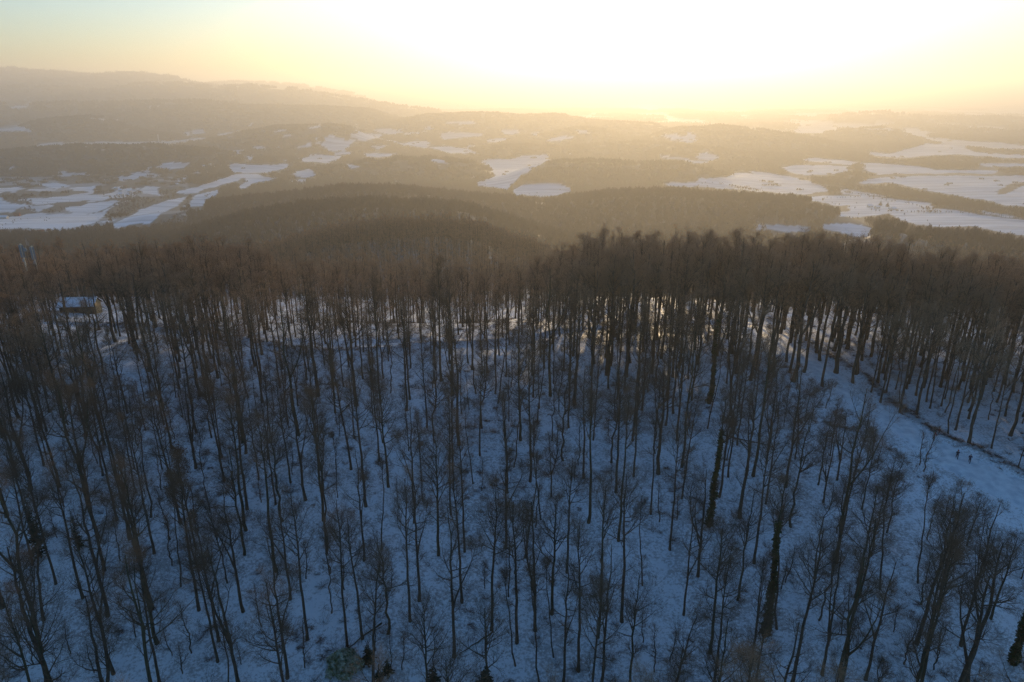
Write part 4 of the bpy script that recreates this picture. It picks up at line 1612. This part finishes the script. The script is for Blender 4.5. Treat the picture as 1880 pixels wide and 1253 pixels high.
add_cyl(bm, (0, 0, -2), (0, 0, 52), 4.2, 3.0, n=16)
obj('shaft', bm_mesh('chimney_shaft', bm, M_WALLW), ch)
bm = bmesh.new()
add_cyl(bm, (0, 0, 52), (0, 0, 55), 3.6, 3.6, n=16)
obj('rim', bm_mesh('chimney_rim', bm, M_WALLR), ch)


# ------------------------------------------------------------------ people on the piste
def person(px, py, rz, jacket, lab, stride=0.3, bend=0.05, arm=0.3, scale=1.0, hat=(0.05, 0.05, 0.06), pack=None):
    p = ground_at(px, py, 40, 400)
    J = dict(pelvis=(0, 0, 0.95), chest=(0, -bend, 1.32), neck=(0, -bend * 1.2, 1.50), head=(0, -bend * 1.4, 1.60), crown_=(0, -bend * 1.4, 1.74))
    v, e, r = [], [], []

    def add(pt, rad, par=None):
        v.append(pt)
        r.append(rad)
        if par is not None:
            e.append((par, len(v) - 1))
        return len(v) - 1
    pe = add(J['pelvis'], (0.17, 0.13))
    wa = add((0, -bend * .5, 1.12), (0.15, 0.12), pe)
    cc = add(J['chest'], (0.19, 0.14), wa)
    ne = add(J['neck'], (0.06, 0.06), cc)
    hd = add(J['head'], (0.095, 0.105), ne)
    add(J['crown_'], (0.07, 0.08), hd)
    for sx in (-1, 1):
        f = sx * stride
        hp = add((sx * 0.10, 0, 0.88), (0.10, 0.11), pe)
        kn = add((sx * 0.11, -f * 0.55 - 0.05, 0.50), (0.068, 0.075), hp)
        an = add((sx * 0.11, -f * 0.9 + 0.05, 0.09), (0.048, 0.055), kn)
        add((sx * 0.12, -f * 0.9 - 0.13, 0.045), (0.045, 0.04), an)
        sh = add((sx * 0.20, -bend, 1.40), (0.075, 0.08), cc)
        el = add((sx * 0.27, -bend + f * 0.5, 1.12), (0.055, 0.058), sh)
        wr = add((sx * 0.25, -bend + f * 0.4 - arm, 0.98), (0.04, 0.042), el)
        add((sx * 0.24, -bend + f * 0.4 - arm - 0.09, 0.93), (0.042, 0.03), wr)
    me = bpy.data.meshes.new('person_body')
    me.from_pydata(v, e, [])
    o = bpy.data.objects.new('tmp', me)
    COL.objects.link(o)
    md = o.modifiers.new('skin', 'SKIN')
    md.use_smooth_shade = True
    for i, rr_ in enumerate(r):
        me.skin_vertices[0].data[i].radius = rr_
    me.skin_vertices[0].data[0].use_root = True
    sb = o.modifiers.new('sub', 'SUBSURF')
    sb.levels = sb.render_levels = 1
    dg = bpy.context.evaluated_depsgraph_get()
    bmesh_ = bpy.data.meshes.new_from_object(o.evaluated_get(dg))
    bpy.data.objects.remove(o)
    bmesh_.materials.clear()
    for m in (mat('jacket', jacket, 0.8), mat('trousers', (0.03, 0.03, 0.04), 0.8), mat('skin', (0.45, 0.28, 0.21), 0.6), mat('boots', (0.02, 0.02, 0.02), 0.7)):
        bmesh_.materials.append(m)
    for f in bmesh_.polygons:
        z, x = f.center.z, abs(f.center.x)
        f.material_index = 3 if z < 0.14 else 1 if z < 0.92 and x < 0.235 else 2 if z > 1.47 and x < 0.12 else 0
    root = empty('person', p, rz, lab, 'person', 'people on the piste')
    root.scale = (scale,) * 3
    obj('body', bmesh_, root)
    bm = bmesh.new()
    bmesh.ops.create_uvsphere(bm, u_segments=12, v_segments=8, radius=0.125)
    for vv in bm.verts:
        vv.co.z = max(vv.co.z, -0.02) * 1.0 + 1.69
        vv.co.y += -bend * 1.4
    obj('hat', bm_mesh('hat', bm, mat('hat', hat, 0.9)), root)
    if pack:
        bm = bmesh.new()
        add_box(bm, (0, 0.20 - bend, 1.26), (0.32, 0.18, 0.46))
        bmesh.ops.bevel(bm, geom=bm.edges[:], offset=0.05, segments=2)
        obj('backpack', bm_mesh('backpack', bm, mat('backpack', pack, 0.8)), root)


person(1756, 843, R(150), (0.04, 0.035, 0.05), 'person in dark jacket and red hat walking on the piste', 0.34, 0.06, hat=(0.35, 0.04, 0.03))
person(1779, 851, R(140), (0.03, 0.05, 0.09), 'person in dark blue jacket striding at the lower edge of the piste', 0.40, 0.10, hat=(0.30, 0.32, 0.36))
person(1713, 807, R(70), (0.42, 0.05, 0.03), 'person in bright red jacket at the upper edge of the piste, lower of two', 0.12, 0.18, pack=(0.45, 0.42, 0.38))
person(1723, 800, R(250), (0.30, 0.06, 0.045), 'person in dull red jacket on the bank above the red-jacketed one', 0.15, 0.05)
